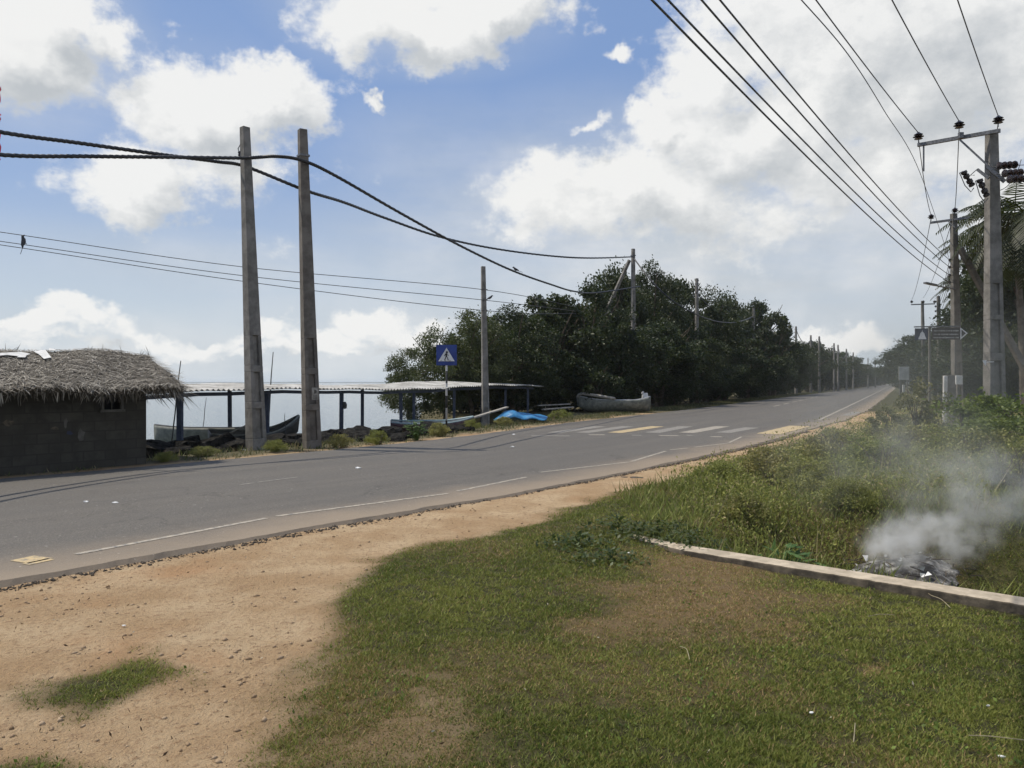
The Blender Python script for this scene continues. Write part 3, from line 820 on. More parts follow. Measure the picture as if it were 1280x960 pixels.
bD, tD = FPOLES[0][1], FPOLES[0][2]
# bundled cables: through A, on to the trees; and past A on to the strutted pole
c1 = [at(-420, 9.5, 70), at(-180, 12.0, 172), at(0, 14.6, 193.5), at(110, 16, 195.5), at(210, 17.2, 196.5), at(305, YA - .25, 197.5), at(345, 18.8, 195.5), at(379, YB - .2, 201), at(420, 20, 220),
      at(500, 23, 266), at(575, 26.5, 307), at(640, 31, 338), at(690, 36, 356), at(717, 40, 364), at(745, 44, 366), at(800, 50, 358)]
cable('bundled_cable', spline(c1), .042, 'thick black cable clipped to both close poles, dipping down into the trees', M['cable'], 'thick black bundled cables', 7, wob=.005)
c2 = [at(-420, 9.5, 10), at(-180, 12, 128), at(0, 14.6, 165), at(100, 16, 179), at(200, 17.3, 193), at(270, 18.4, 202), at(308, YA + .25, 208.5), at(382, YB + .3, 238), at(430, 22, 253), at(480, 25, 272), at(550, 29, 296),
      at(620, 33.5, 311), at(690, 38, 320), at(740, 41, 322.5), at(791, YD - .15, 321)]
cable('bundled_cable', spline(c2), .042, 'thick black cable swinging across to the top of the strutted pole', M['cable'], 'thick black bundled cables', 7, wob=.005)
e1, b1, t1 = FPOLES[1]; e2, b2, t2 = FPOLES[2]; e3, b3, t3 = FPOLES[3]
cable('bundled_cable', spline([at(791, YD - .15, 321), at(815, 49.3, 352), at(845, 49.5, 379), at(880, 54, 397), at(905, 62, 403), at(925, 71, 402), at(942, b2.y - .2, 395)]), .045,
      'thick black cable hanging from the strutted pole down over the dark trees', M['cable'], 'thick black bundled cables', 6)
cable('bundled_cable', sag_pts(at(870, b1.y - .2, 366), at(942, b2.y - .2, 396), 1.2), .045, 'cable slung from the pole after the strutted one to the next', M['cable'], 'thick black bundled cables')
cable('bundled_cable', sag_pts(at(942, b2.y - .2, 395), at(995, b3.y - .2, 418), 1.8), .045, 'cable slung between the half sunk pole and the dark slim pole', M['cable'], 'thick black bundled cables')
for i in range(3, 8):
    a = FPOLES[i][2] - Vector((0, .2, .6)); b = FPOLES[i + 1][2] - Vector((0, .2, .6))
    cable('bundled_cable', sag_pts(a, b, .9 + .1 * i, 12), .05, 'thin looking cable drooping between the distant poles', M['cable'], 'cables between the distant poles')
wl = [(362, 290, 'topmost'), (375, 301.5, 'middle'), (388, 306, 'lowest')]
for pyc, py0, wd_ in wl:
    a = at(-330, 24, py0 - 46); b = at(604, bC.y - .12, pyc)
    mid = at(0, 26.6, py0); m2 = at(300, 29, py0 + (pyc - py0) * (.60 if pyc == 362 else .58 if pyc == 375 else .55))
    end = at(720, 44, pyc + (22 if pyc == 362 else 14 if pyc == 375 else 4))
    cable('thin_wire', spline([a, mid, m2, b, end]), .013, wd_ + ' of the three thin wires on the slim pole by the blue tarpaulin', M['wire'], 'three thin wires to the slim pole')

# ------------------------------------------------------------------ right side lines
def pin_insulator(parent, p, s=1.0):
    mb = MB(); mb.lathe([(.012 * s, -.16 * s), (.012 * s, -.02 * s)], p, 6)
    pin = mb.build('insulator_pin', M['steel'], parent)
    mb = MB(); mb.lathe([(.05 * s, -.06 * s), (.12 * s, -.045 * s), (.06 * s, -.01 * s), (.155 * s, .02 * s), (.07 * s, .055 * s), (.13 * s, .085 * s), (.06 * s, .13 * s), (.03 * s, .16 * s)], p, 12)
    return mb.build('insulator', M['porcelain'], parent)
R1Y = 22.0
b1r = Vector(at(1243.5, R1Y, 500)); b1r.z = gz(b1r.x, b1r.y); t1r = at(1239.5, R1Y, 164)
R1 = empty('power_pole', b1r, 'tall concrete power pole with switchgear, nearest on the right, in smoke', 'power pole', 'power poles on the right')
pole_mesh(sink(b1r, t1r) - b1r, t1r - b1r, .52, .34, .26, .22, [(.13, .27), (.295, .40), (.415, .515)], R(4), parent=R1)
armA = at(1143.5, 23.2, 183.5); armB = at(1246, 21.8, 165.5)
fr = Vector((0, -.16, 0))
mb = MB(); mb.bar(armA - b1r + fr, armB - b1r + fr, .09, .10); mb.build('crossarm', M['steel'], R1)
mb = MB(); mb.bar(at(1196, 22.4, 177) - b1r + fr, at(1236, 21.9, 214) - b1r + fr, .05, .05); mb.build('arm_brace', M['steel'], R1)
I1 = [at(1144.5, 23.2, 174), at(1195, 22.45, 160), at(1243.5, 21.85, 154)]
for p in I1: pin_insulator(R1, p - b1r + fr)
mb = MB(); mb.bar(at(1197, 22.35, 175) - b1r + fr, at(1197, 22.35, 168) - b1r + fr, .12, .10); mb.build('arm_clamp', M['steel'], R1)
# lower slanted steel channels for the switches
mb = MB(); mb.bar(at(1233, 21.7, 208) - b1r, at(1256, 21.5, 227) - b1r, .13, .09); mb.build('switch_bar', M['steel'], R1)
mb = MB(); mb.bar(at(1222, 21.9, 212) - b1r, at(1236, 21.7, 223) - b1r, .09, .08); mb.build('switch_bar', M['steel'], R1)
def fuse(a, b):
    a, b = a - b1r, b - b1r; d = (b - a).normalized(); q = d.to_track_quat('Z', 'Y').to_matrix(); L = (b - a).length
    mb = MB(); mb.lathe([(.03, 0), (.085, .02 * L), (.085, .16 * L), (.05, .2 * L), (.085, .26 * L), (.085, .42 * L), (.045, .48 * L), (.045, .54 * L), (.085, .58 * L), (.085, .76 * L), (.05, .8 * L), (.085, .84 * L), (.085, .96 * L), (.03, L)], a, 10, q)
    f = mb.build('fuse_cutout', M['porcelain'], R1)
    side = Vector((-.21, 0, -.1))
    mb = MB(); mb.tube([a, a + side * .5, a + side * .55 + d * .1, b + side * .75 - d * .12, b + side * .55 + d * .12, b + d * .05], .014, 6)
    mb.build('fuse_tube', M['steel'], f)
fuse(at(1204, 21.6, 214), at(1216, 21.6, 233)); fuse(at(1224, 21.5, 224), at(1234, 21.5, 246))
mb = MB(); mb.tube([at(1218, 21.6, 219) - b1r, at(1213, 21.6, 219) - b1r, at(1222, 21.7, 211) - b1r], .012, 6); mb.build('jumper_lead', M['wire'], R1)
# strain insulator strings going right
for k, (ya, yb, xs) in enumerate([(208.5, 205, 1247), (218, 216, 1254), (225, 225, 1260)]):
    Yk = 21.6 - .35 * k; a = at(1241 + 3 * k, Yk, ya); b = at(1330, Yk + .4, yb - 3)
    mb = MB(); d = (b - a).normalized(); q = d.to_track_quat('Z', 'Y').to_matrix()
    prof = []
    p0 = at(xs, Yk, ya - 1) - b1r
    for j in range(4):
        z = .02 + j * .165
        prof += [(.025, z), (.11, z + .02), (.11, z + .055), (.03, z + .08), (.03, z + .14)]
    mb.lathe(prof, p0, 10, q); mb.build('strain_insulator', M['porcelain'], R1)
    cable('power_line', [a, at(1400, Yk + .8, yb - 6)], .011, ['highest', 'middle', 'lowest'][k] + ' of the three lines leaving the switch pole to the right', M['wire'], 'lines leaving the switch pole rightwards', 5)
mb = MB(); p = at(1151, 23.1, 185) - b1r + fr; mb.bar(p, at(1151, 23.1, 216) - b1r + fr, .035); mb.build('drop_rod', M['steel'], R1)
mb = MB(); p = at(1243, 22, 240) - b1r
mb.tube(spline([p, p + Vector((.25, -.1, .1)), p + Vector((.55, -.1, .45)), p + Vector((.7, -.1, .9))], 6), .01, 5); mb.build('jumper_lead', M['wire'], R1)

R2Y = 33.0
b2r = at(1197, R2Y, 520); b2r.z = gz(b2r.x, b2r.y); t2r = at(1192, R2Y, 267)
R2 = empty('power_pole', b2r, 'concrete power pole with a street lamp arm, second on the right behind the sign', 'power pole', 'power poles on the right')
pole_mesh(sink(b2r, t2r) - b2r, t2r - b2r, .40, .30, .22, .19, [(.10, .19), (.21, .30)], R(8), parent=R2, m=M['concrete_old'])
a2 = at(1160, 33.6, 279.5); c2_ = at(1231, 32.4, 270)
mb = MB(); mb.bar(a2 - b2r + fr, c2_ - b2r + fr, .09, .09); mb.build('crossarm', M['steel'], R2)
mb = MB(); mb.bar(at(1183, 33.1, 278) - b2r + fr, at(1191, 32.9, 285) - b2r + fr, .04); mb.bar(at(1205, 32.8, 276) - b2r + fr, at(1194, 32.9, 285) - b2r + fr, .04); mb.build('arm_brace', M['steel'], R2)
I2 = [at(1161.5, 33.6, 273), at(1191, 33, 265), at(1227.5, 32.5, 264)]
for p in I2: pin_insulator(R2, p - b2r + fr, .95)
LV = [325, 334, 344, 353]
for y in LV:
    mb = MB(); p = at(1187, R2Y - .1, y) - b2r; mb.lathe([(.02, -.06), (.05, -.05), (.05, -.015), (.03, 0), (.05, .015), (.05, .05), (.02, .06)], p, 8)
    mb.bar(p, p + Vector((.2, 0, 0)), .02); mb.build('shackle_insulator', M['porcelain'], R2)
mb = MB(); mb.tube(spline([at(1194, R2Y - .15, 361) - b2r, at(1180, R2Y - .3, 359) - b2r, at(1168, R2Y - .6, 356.5) - b2r], 5), .03, 7); arm = mb.build('lamp_arm', M['steel'], R2)
mb = MB(); mb.bar(at(1170, R2Y - .6, 356.5) - b2r, at(1156, R2Y - .9, 353.5) - b2r, .14, .07); mb.build('lamp_head', M['steel'], arm)
s0 = at(1200, R2Y - .1, 310) - b2r; s1 = at(1290, R2Y - .5, 478) - b2r
pole_mesh(s1, s0, .26, .2, .22, .18, (), R(8), name='strut', parent=R2, m=M['concrete_old'])
R3Y = 74.0
def tee_pole(px, Yd, pyt, px0, px1, pya, label, cross=True):
    b = at(px + 2, Yd, 480); b.z = gz(b.x, b.y); t = at(px, Yd, pyt)
    e = empty('power_pole', b, label, 'power pole', 'power poles on the right')
    pole_mesh(Vector((0, 0, -.2)), t - b, .36, .28, .2, .18, [(.1, .2)], R(8), parent=e, m=M['concrete_old'])
    if cross:
        mb = MB(); mb.bar(at(px0, Yd, pya) - b + fr, at(px1, Yd, pya - 1) - b + fr, .1, .1); mb.build('crossarm', M['steel'], e)
        for q in (px0 + .5, px, px1 - .5): pin_insulator(e, at(q, Yd, pya - 3) - b + fr, 1.1)
    else:
        for k in range(4):
            mb = MB(); mb.lathe([(.03, -.08), (.07, -.05), (.07, .05), (.03, .08)], at(px - 3.5, Yd, pya + 6 * k) - b, 8); mb.build('shackle_insulator', M['porcelain'], e)
    return e, b, t
R3 = tee_pole(1153, R3Y, 376, 1138, 1167.5, 381, 'small distant tee shaped power pole above the brown sign')
R4 = tee_pole(1173, 62, 370, 0, 0, 377, 'plain distant pole with stacked shackles right of the tee pole', False)
I3 = [at(1138.5, R3Y, 377), at(1153, R3Y, 374), at(1167, R3Y, 376)]
# conductors overhead
dirb = Vector((-.615, -.788, 0))
far_top = [(1020, 0), (1115, 0), (1197, 0)]
def over(pn, pq, y0, name, r, lab, grp, L=46, sag=.9):
    """from pn back over the camera along the line that passes the pixel pq"""
    Yq = pn.y - 9; z = None
    q = at(pq[0], 1, pq[1]); # ray through pq
    # point on the ray at the height of the conductor (slightly sagged)
    zt = pn.z - .5; k = (zt - H) / (q.z - H); Q = Vector((q.x * k, q.y * k, zt))
    d = (Q - pn); d.z = 0; E = pn + d.normalized() * L; E.z = pn.z
    t = (Q - pn).xy.length / L
    s = .5 / (4 * t * (1 - t)) if t < 1 else .5
    cable(name, sag_pts(pn, E, s, 36), r, lab, M['wire'], grp, 6)
for p, q, w in zip(I1, far_top, ('left', 'middle', 'right')):
    over(p + fr + Vector((0, 0, .14)), q, 0, 'power_line', .0125, w + ' one of the three high lines running from the switch pole over the camera', 'high lines over the lawn')
for (px0, y, w) in [(900, 325, 'topmost'), (877, 334, 'second from top'), (835, 344, 'third from top'), (815, 353, 'lowest')]:
    over(at(1187, R2Y - .15, y), (px0, 0), 0, 'power_line', .0125, w + ' of the four stacked lines sweeping up from the lamp pole', 'four stacked low lines')
cable('power_line', spline([at(1000, 9.5, -2), at(1060, 11.5, 68), at(1105, 15, 138), at(1150, 21, 216), at(1186, 32.8, 322)]), .008, 'faint grey single line between the high lines and the stacked lines', M['wire'], None, 5)
for p, q, w in zip(I1, I2, ('left', 'middle', 'right')):
    cable('power_line', sag_pts(p + fr, q + fr + Vector((0, 0, .12)), .35, 14), .013, w + ' high line hanging between the switch pole and the lamp pole', M['wire'], 'lines from the switch pole to the lamp pole', 5)
for p, q, w in zip(I2, I3, ('left', 'middle', 'right')):
    cable('power_line', sag_pts(p + fr, q + fr + Vector((0, 0, .12)), .5, 14), .014, w + ' high line from the lamp pole on to the tee shaped pole', M['wire'], 'lines from the lamp pole to the tee pole', 5)
for k, y in enumerate(LV):
    cable('power_line', sag_pts(at(1187, R2Y - .15, y), at(1169.5, 62, 377 + 6 * k), .5, 12), .013, ['topmost', 'second', 'third', 'lowest'][k] + ' stacked line from the lamp pole to the plain distant pole', M['wire'], 'stacked lines behind the sign', 5)
for k, y in enumerate((303, 313, 327, 334)):
    cable('power_line', [at(1196, R2Y + .1, y + 6 - k), at(1420, 26, y - 12)], .012, ['topmost', 'second', 'third', 'lowest'][k] + ' pale line leaving the lamp pole past the palms', M['wire'], 'pale lines in front of the palms', 5)

# ------------------------------------------------------------------ birds
def bird(p, label, ang=0.0, s=1.0, hang=False):
    e = empty('bird', p, label, 'bird', 'birds on the wires', ang)
    mb = MB()
    mb.tube([(-.15 * s, 0, -.02 * s), (-.09 * s, 0, .03 * s), (0, 0, .06 * s), (.07 * s, 0, .11 * s), (.10 * s, 0, .155 * s), (.125 * s, 0, .17 * s), (.15 * s, 0, .165 * s), (.19 * s, 0, .155 * s)],
            [.012 * s, .035 * s, .06 * s, .052 * s, .035 * s, .038 * s, .022 * s, .004 * s], 10)
    mb.build('body', M['bird'], e, smooth=True)
    mb = MB(); mb.add([(-.13 * s, -.02 * s, -.0), (-.13 * s, .02 * s, 0), (-.32 * s, .03 * s, -.07 * s), (-.32 * s, -.03 * s, -.07 * s), (-.13 * s, -.02 * s, -.015 * s), (-.13 * s, .02 * s, -.015 * s), (-.32 * s, .03 * s, -.08 * s), (-.32 * s, -.03 * s, -.08 * s)],
                      [(0, 1, 2, 3), (7, 6, 5, 4), (0, 3, 7, 4), (1, 5, 6, 2), (2, 6, 7, 3), (0, 4, 5, 1)]); mb.build('tail', M['bird'], e)
    for q in (-.02, .02):
        mb = MB(); mb.tube([(0, q * s, .02 * s), (.01 * s, q * s, -.03 * s)], .006 * s, 5); mb.build('leg', M['bird'], e)
    return e
bd = bird(at(32, 26.8, 304.5), 'dark bird upright on the thin wires above the thatched hut', R(60), 1.25); bd.rotation_euler = (0, R(-55), R(40))
bird(at(645, 31.2, 338.5), 'small dark bird perched on the thick cable in mid span', R(180), .85)
bird(at(612, bC.y - .15, 374), 'small dark bird on a thin wire beside the slim pole', R(0), .85)

# ------------------------------------------------------------------ thatched hut
HA = Vector((-7.43, 15.6, 0)); hd = Vector((-.63, -.777, 0)).normalized(); hn = Vector((-hd.y, hd.x, 0))   # along (to the left/near), and normal
if hn.y < 0: hn = -hn
# local frame: u along the front from the right corner towards the left, v back, w up
def hut_pt(u, v, w): return HA + hd * u + hn * v + Vector((0, 0, w))
hut = empty('thatched_hut', HA + Vector((0, 0, -.1)), 'low grey block hut with ragged palm thatch roof at the road edge', 'hut')
def hl(u, v, w): return hut_pt(u, v, w) - hut.location
LU, DV, ZB, ZT = 6.4, 3.4, -.5, 1.42
Rh = Matrix((hd, hn, Vector((0, 0, 1)))).transposed()
def block_mat():
    m, nt, b = mat('grey mud blocks')
    uv = coords(nt, 'UV')
    br = nt.nodes.new('ShaderNodeTexBrick'); nt.links.new(uv, br.inputs['Vector'])
    br.inputs['Scale'].default_value = 1.0; br.inputs['Brick Width'].default_value = .4; br.inputs['Row Height'].default_value = .19; br.inputs['Mortar Size'].default_value = .012
    br.inputs['Color1'].default_value = (.045, .041, .033, 1); br.inputs['Color2'].default_value = (.066, .06, .049, 1); br.inputs['Mortar'].default_value = (.036, .033, .026, 1)
    n = noise(nt, uv, 3.5, 5, .65)
    nt.links.new(mixc(nt, maprange(nt, n, .35, .7), br.outputs[0], (.035, .032, .025, 1)), b.inputs['Base Color'])
    b.inputs['Roughness'].default_value = .95; bump(nt, b, br.outputs['Fac'], -.5, .01)
    return m
def wall_panel(name, p0, p1, zb, zt, th, holes=(), parent=None, m=None):
    """vertical wall with rectangular holes (u0,u1,z0,z1), thickness th behind; UV in metres"""
    p0, p1 = Vector(p0), Vector(p1); d = (p1 - p0); L = d.length; d.normalize(); n = Vector((-d.y, d.x, 0))
    us = sorted({0, L, *[h for q in holes for h in q[:2]]}); zs = sorted({zb, zt, *[h for q in holes for h in q[2:]]})
    V = []; Fq = []; UV = []
    def quad(a, b, c, e, uvs):
        o = len(V); V.extend([a, b, c, e]); UV.extend(uvs); Fq.append((o, o + 1, o + 2, o + 3))
    for u0, u1 in zip(us[:-1], us[1:]):
        for z0, z1 in zip(zs[:-1], zs[1:]):
            if any(u0 >= q[0] - 1e-6 and u1 <= q[1] + 1e-6 and z0 >= q[2] - 1e-6 and z1 <= q[3] + 1e-6 for q in holes): continue
            A = lambda u, z, s: p0 + d * u + n * s + Vector((0, 0, z - p0.z))
            for s in (0, th): quad(A(u0, z0, s), A(u1, z0, s), A(u1, z1, s), A(u0, z1, s), [(u0, z0), (u1, z0), (u1, z1), (u0, z1)])
    for q in list(holes) + [(0, L, zb, zt)]:
        u0, u1, z0, z1 = q
        A = lambda u, z, s: p0 + d * u + n * s + Vector((0, 0, z - p0.z))
        for (ua, za, ub, zb_) in ((u0, z0, u1, z0), (u1, z0, u1, z1), (u1, z1, u0, z1), (u0, z1, u0, z0)):
            quad(A(ua, za, 0), A(ub, zb_, 0), A(ub, zb_, th), A(ua, za, th), [(ua, za), (ub, zb_), (ub + .1, zb_ + .1), (ua + .1, za + .1)])
    me = bpy.data.meshes.new(name); me.from_pydata([tuple(v) for v in V], [], Fq)
    uvl = me.uv_layers.new(name='UVMap'); li = np.empty(len(me.loops), np.int32); me.loops.foreach_get('vertex_index', li)
    uvl.data.foreach_set('uv', np.array(UV, np.float32)[li].ravel()); me.materials.append(m)
    o = bpy.data.objects.new(name, me); col.objects.link(o); o.parent = parent
    return o
BM = block_mat()
# window pixel (125..155, 488..516): find its place on the front wall
def on_front(px, py):
    # intersect the pixel ray with the hut front plane
    r = Vector(((px - 640) / F, 1, -(py - HZ) / F)); k = (HA - Vector((0, 0, 0))).dot(hn) / r.dot(hn)
    P = r * k + Vector((0, 0, H)); return (P - HA).dot(hd), P.z
wu1, wz0 = on_front(126, 515); wu0, wz1 = on_front(153, 489)
def inv(u): return u
p_left = hl(LU, 0, ZB + 0); p_right = hl(0, 0, ZB)
# wall from left to right so that its normal (left of travel) points back
wall_panel('front_wall', p_left, p_right, ZB + .1 + 0 - .1 + (hut.location.z * 0), ZT, .14,
           [(LU - wu1, LU - wu0, wz0 - hut.location.z + 0, wz1 - hut.location.z)], hut, BM) if False else None
def hz(z): return z - hut.location.z
def wp(name, ua, va, ub, vb, holes=()):
    a = hut_pt(ua, va, ZB) - hut.location; b = hut_pt(ub, vb, ZB) - hut.location
    return wall_panel(name, a, b, hz(ZB), hz(ZT), .14, [(h[0], h[1], hz(h[2]), hz(h[3])) for h in holes], hut, BM)
fw = wp('front_wall', LU, 0, 0, 0, [(LU - wu1, LU - wu0, wz0, wz1)])
wp('end_wall', 0, .145, 0, DV - .145); wp('back_wall', 0, DV, LU, DV); wp('end_wall', LU, DV - .145, LU, .145)
# arched window frame
win = MB(); wc = (wu0 + wu1) / 2; ww = abs(wu1 - wu0); wh = wz1 - wz0
for s in (-1, 1): win.box(hl(wc + s * (ww / 2 - .02), -.02, (wz0 + wz1) / 2), (.045, .07, wh), Rh)
win.box(hl(wc, -.024, wz0 + .02), (ww + .06, .08, .05), Rh)
win = win.build('window', M['frame_grey'], hut)
arch = MB(); pts = []
for k in range(13):
    t = math.pi * k / 12; pts.append(hl(wc + math.cos(t) * (ww / 2 - .045), -.0, wz0 + wh * .45 + math.sin(t) * wh * .42))
arch.tube(pts, .022, 6); arch.tube([hl(wc, .0, wz0), hl(wc, .0, wz0 + wh * .86)], .012, 5)
arch.build('arch', M['frame_grey'], win)
bk = MB(); bk.box(hl(wc, .25, (wz0 + wz1) / 2), (ww + .3, .02, wh + .3), Rh); bk.build('dark_backing', M['dark'], win)
# worn notices pasted on the wall
for px, py, sx, sz, mk in [(101, 543, .19, .19, 'frame_grey'), (82, 528, .07, .2, 'frame_grey'), (70, 536, .16, .07, 'thatch_core'), (86, 541, .12, .10, 'sign_navy'), (11, 528, .15, .12, 'thatch_core')]:
    u, z = on_front(px, py); mb = MB(); n = 9
    vs = [hl(u, -.006, z)] + [hl(u + sx / 2 * math.cos(6.283 * k / n) * random.uniform(.5, 1.5), -.006, z + sz / 2 * math.sin(6.283 * k / n) * random.uniform(.5, 1.5)) for k in range(n)]
    vs2 = [v + hn * .004 for v in vs]
    mb.add(vs + vs2, [(0, 1 + k, 1 + (k + 1) % n) for k in range(n)] + [(n + 1, n + 2 + (k + 1) % n, n + 2 + k) for k in range(n)])
    mb.build('torn_notice', M[mk], hut)
# roof: gable with slanting right edge
EV, RV = -.55, 1.75           # eave and ridge offsets from the front wall
ZE, ZR = 1.45, 2.16
UR, UE = -.85, -.48            # right end of ridge and of eave
def roof_front(s, t):         # s 0..1 from right to left, t 0 eave .. 1 ridge
    u = (UE + (UR - UE) * t) * (1 - s) + (LU + .5) * s
    sagz = .06 * math.sin(s * 9) * t + .03 * math.sin(s * 23 + t * 5)
    return hl(u, EV + (RV - EV) * t, ZE + (ZR - ZE) * (t ** .92) + sagz)
def roof_back(s, t):
    u = (UE + (UR - UE) * t) * (1 - s) + (LU + .5) * s
    return hl(u, 2 * RV - EV - (RV - EV) * t, ZE + (ZR - ZE) * t)
def roof_end(s, t):           # hipped end between front and back slopes
    a = roof_front(0, t); b = roof_back(0, t); return a.lerp(b, s)
mb = MB()
for fn in (roof_front, roof_back, roof_end):
    n = 30; vs = [fn(i / n, j / 8) for j in range(9) for i in range(n + 1)]
    mb.add(vs, [(j * (n + 1) + i, j * (n + 1) + i + 1, (j + 1) * (n + 1) + i + 1, (j + 1) * (n + 1) + i) for j in range(8) for i in range(n)])
roof = mb.build('thatch_roof', M['thatch_core'], hut)
sm = roof.modifiers.new('thick', 'SOLIDIFY'); sm.thickness = .10; sm.offset = 0
def straws():
    V = []; Fq = []
    def blade(p, d, L, w, nrm):
        s = d.cross(nrm).normalized() * w / 2; o = len(V); q = p + d * L * .5 + nrm * .012; e = p + d * L
        V.extend([p - s, p + s, q + s * .9, q - s * .9, e + s * .15, e - s * .15]); Fq.extend([(o, o + 1, o + 2, o + 3), (o + 3, o + 2, o + 4, o + 5)])
    for fn, n in ((roof_front, 24000), (roof_end, 3600), (roof_back, 1800)):
        for _ in range(n):
            s = random.random(); row = random.randint(0, 8); t = min(1, max(0, (row + random.random() ** 2 * .9) / 8.6))
            p = fn(s, t); px_ = fn(min(1, s + .01), t) - fn(max(0, s - .01), t); pt = fn(s, min(1, t + .02)) - fn(s, max(0, t - .02))
            nrm = px_.cross(pt).normalized()
            if nrm.z < 0: nrm = -nrm
            down = -pt.normalized(); d = (down * random.uniform(.35, 1) + px_.normalized() * random.gauss(0, .75) + nrm * random.gauss(.0, .05)).normalized()
            blade(p + nrm * (.055 + .05 * random.random()), d, random.uniform(.10, .34), random.uniform(.006, .018), nrm)
    for _ in range(3200):      # fringe hanging from the eaves
        s = random.random(); p = roof_front(s, random.uniform(0, .06)); d = Vector((random.gauss(0, .35), random.gauss(-.1, .25), -1)).normalized()
        blade(p, d, random.uniform(.04, .15) * random.choice((.5, .8, 1, 2.0)), random.uniform(.010, .024), Vector((random.gauss(0, .4), -1, .1)).normalized())
    for _ in range(500):
        s = random.random(); p = roof_end(s, random.uniform(0, .1)); d = (Vector((.9, .25, -.5)) + Vector((random.gauss(0, .3), random.gauss(0, .3), random.gauss(0, .35)))).normalized()
        blade(p, d, random.uniform(.15, .6), random.uniform(.012, .026), Vector((0, -.5, 1)).normalized())
    for _ in range(110):       # ridge tufts
        s = random.random(); p = roof_front(s, 1); d = Vector((random.gauss(0, .5), random.gauss(0, .4), random.uniform(.05, .7))).normalized()
        blade(p, d, random.uniform(.08, .25), .014, Vector((0, -1, .2)).normalized())
    o = np_mesh('thatch_straw', np.array([tuple(v) for v in V]), np.array(Fq), M['straw'], hut)
    o.parent = roof
straws()
# mats laid over the ridge, and torn plastic
for (px0, px1, ya, yb, mk) in [(22, 62, 433, 441, 'thatch_core')]:
    mb = MB(); s0, s1 = .50, .62
    vs = []
    for i in range(13):
        for j in range(4):
            p = roof_front(.44 + .22 * i / 12, .82 + .06 * j); p.z += .09 + .07 * math.sin(math.pi * i / 12) + .02 * math.sin(i * 2.3 + j); vs.append(p)
    mb.add(vs, [(i * 4 + j, (i + 1) * 4 + j, (i + 1) * 4 + j + 1, i * 4 + j + 1) for i in range(12) for j in range(3)])
    o = mb.build('ridge_mat', M[mk], roof); sm = o.modifiers.new('t', 'SOLIDIFY'); sm.thickness = .03
def roof_st(px, py):
    best = None
    for i in range(161):
        for j in range(41):
            p = roof_front(i / 160, j / 40) + hut.location
            u = 640 + F * p.x / p.y; v = HZ - F * (p.z - H) / p.y
            e = (u - px) ** 2 + (v - py) ** 2
            if best is None or e < best[0]: best = (e, i / 160, j / 40)
    return best[1], best[2]
for k, poly in enumerate([[(45, 447), (58, 446), (66, 455), (56, 457), (50, 452)], [(63, 443), (72, 445), (70, 447), (62, 446)], [(-5, 450), (28, 449), (40, 450), (30, 453), (10, 452), (-5, 453)], [(27, 452), (36, 453), (33, 456), (24, 455)]]):
    mb = MB(); vs = [roof_front(*roof_st(*q)) + Vector((0, -.05, .125)) for q in poly]; n = len(vs)
    mb.add(vs, [tuple(range(n))]); o = mb.build('torn_sheet', M['tarp_white'], roof); sm = o.modifiers.new('t', 'SOLIDIFY'); sm.thickness = .008

# ------------------------------------------------------------------ long shed
S0 = Vector((-8.9, 19.6, 0)); sdir = Vector((.454, .891, 0)).normalized(); sback = Vector((-.891, .454, 0)); SL = 22.5
shed = empty('open_shed', S0 + Vector((0, 0, -.9)), 'long open boat shed with pale corrugated roof on blue posts by the water', 'shed')
def sl(t, v, z): return S0 + sdir * t + sback * v + Vector((0, 0, z)) - shed.location
def eave_z(t):
    return 1.36 + .004 * t + .05 * math.sin(t * .45) + .015 * math.sin(t * 1.9)
mb = MB(); n = 560; W = 2.7
rows = 5; vs = []
for j in range(rows):
    f = j / (rows - 1)
    for i in range(n + 1):
        t = -1.2 + (SL + 1.2) * i / n
        z = eave_z(t) + (.13 + .05 * math.exp(-((t - 15) / 3) ** 2)) * f + .028 * math.sin(2 * math.pi * t / .177)
        edge = .05 * ((int((t + 2) / 1.05) * 7919) % 5 - 2) / 2 if j == 0 else 0
        vs.append(sl(t, -.35 + W * f + edge, z))
mb.add(vs, [(j * (n + 1) + i, j * (n + 1) + i + 1, (j + 1) * (n + 1) + i + 1, (j + 1) * (n + 1) + i) for j in range(rows - 1) for i in range(n)])
rf = mb.build('roof', M['asbestos'], shed); sm = rf.modifiers.new('t', 'SOLIDIFY'); sm.thickness = .012
for v, dz in ((0, -.12), (W - .7, .04)):
    mb = MB()
    for i in range(22): mb.bar(sl(-1 + i * (SL + .5) / 22, v, eave_z(-1 + i * (SL + .5) / 22) + dz), sl(-1 + (i + 1) * (SL + .5) / 22 - .002, v, eave_z(-1 + (i + 1) * (SL + .5) / 22) + dz), .07, .10)
    mb.build('eave_beam', M['blue_post'], shed)
def shed_t(px, v=0.0):
    # parameter along the line offset v where the pixel column meets it
    k = (px - 640) / F; o = S0 + sback * v
    return (k * o.y - o.x) / (sdir.x - k * sdir.y)
for px, v, w in [(225, 0, .13), (287, 1.9, .10), (334, 0, .13), (427, 0, .12), (453, 1.9, .11), (501, 0, .11), (517.5, -.05, .10), (568, 0, .11), (602, 1.9, .11), (632, 0, .11), (660, 0, .11)]:
    t = shed_t(px, v); p = sl(t, v, 0); zz = eave_z(t) + (-.17 if v < 1 else -.01)
    mb = MB(); a = sl(t, v, -1.0); b = sl(t, v, zz); lean = Vector((random.uniform(-.04, .04), 0, 0))
    mb.bar(a + lean, b, w); mb.build('post', M['blue_post'], shed)
t = shed_t(425) ; 
mb = MB(); q = sl(t + .12, -.1, 0.83); mb.lathe([(.02, -.12), (.07, -.1), (.08, .02), (.05, .1), (.02, .12)], q, 8); o = mb.build('hanging_buoy', M['boat_dark']); 
o.location = shed.location; tag(o, 'small dark float hung on a shed post', 'float')

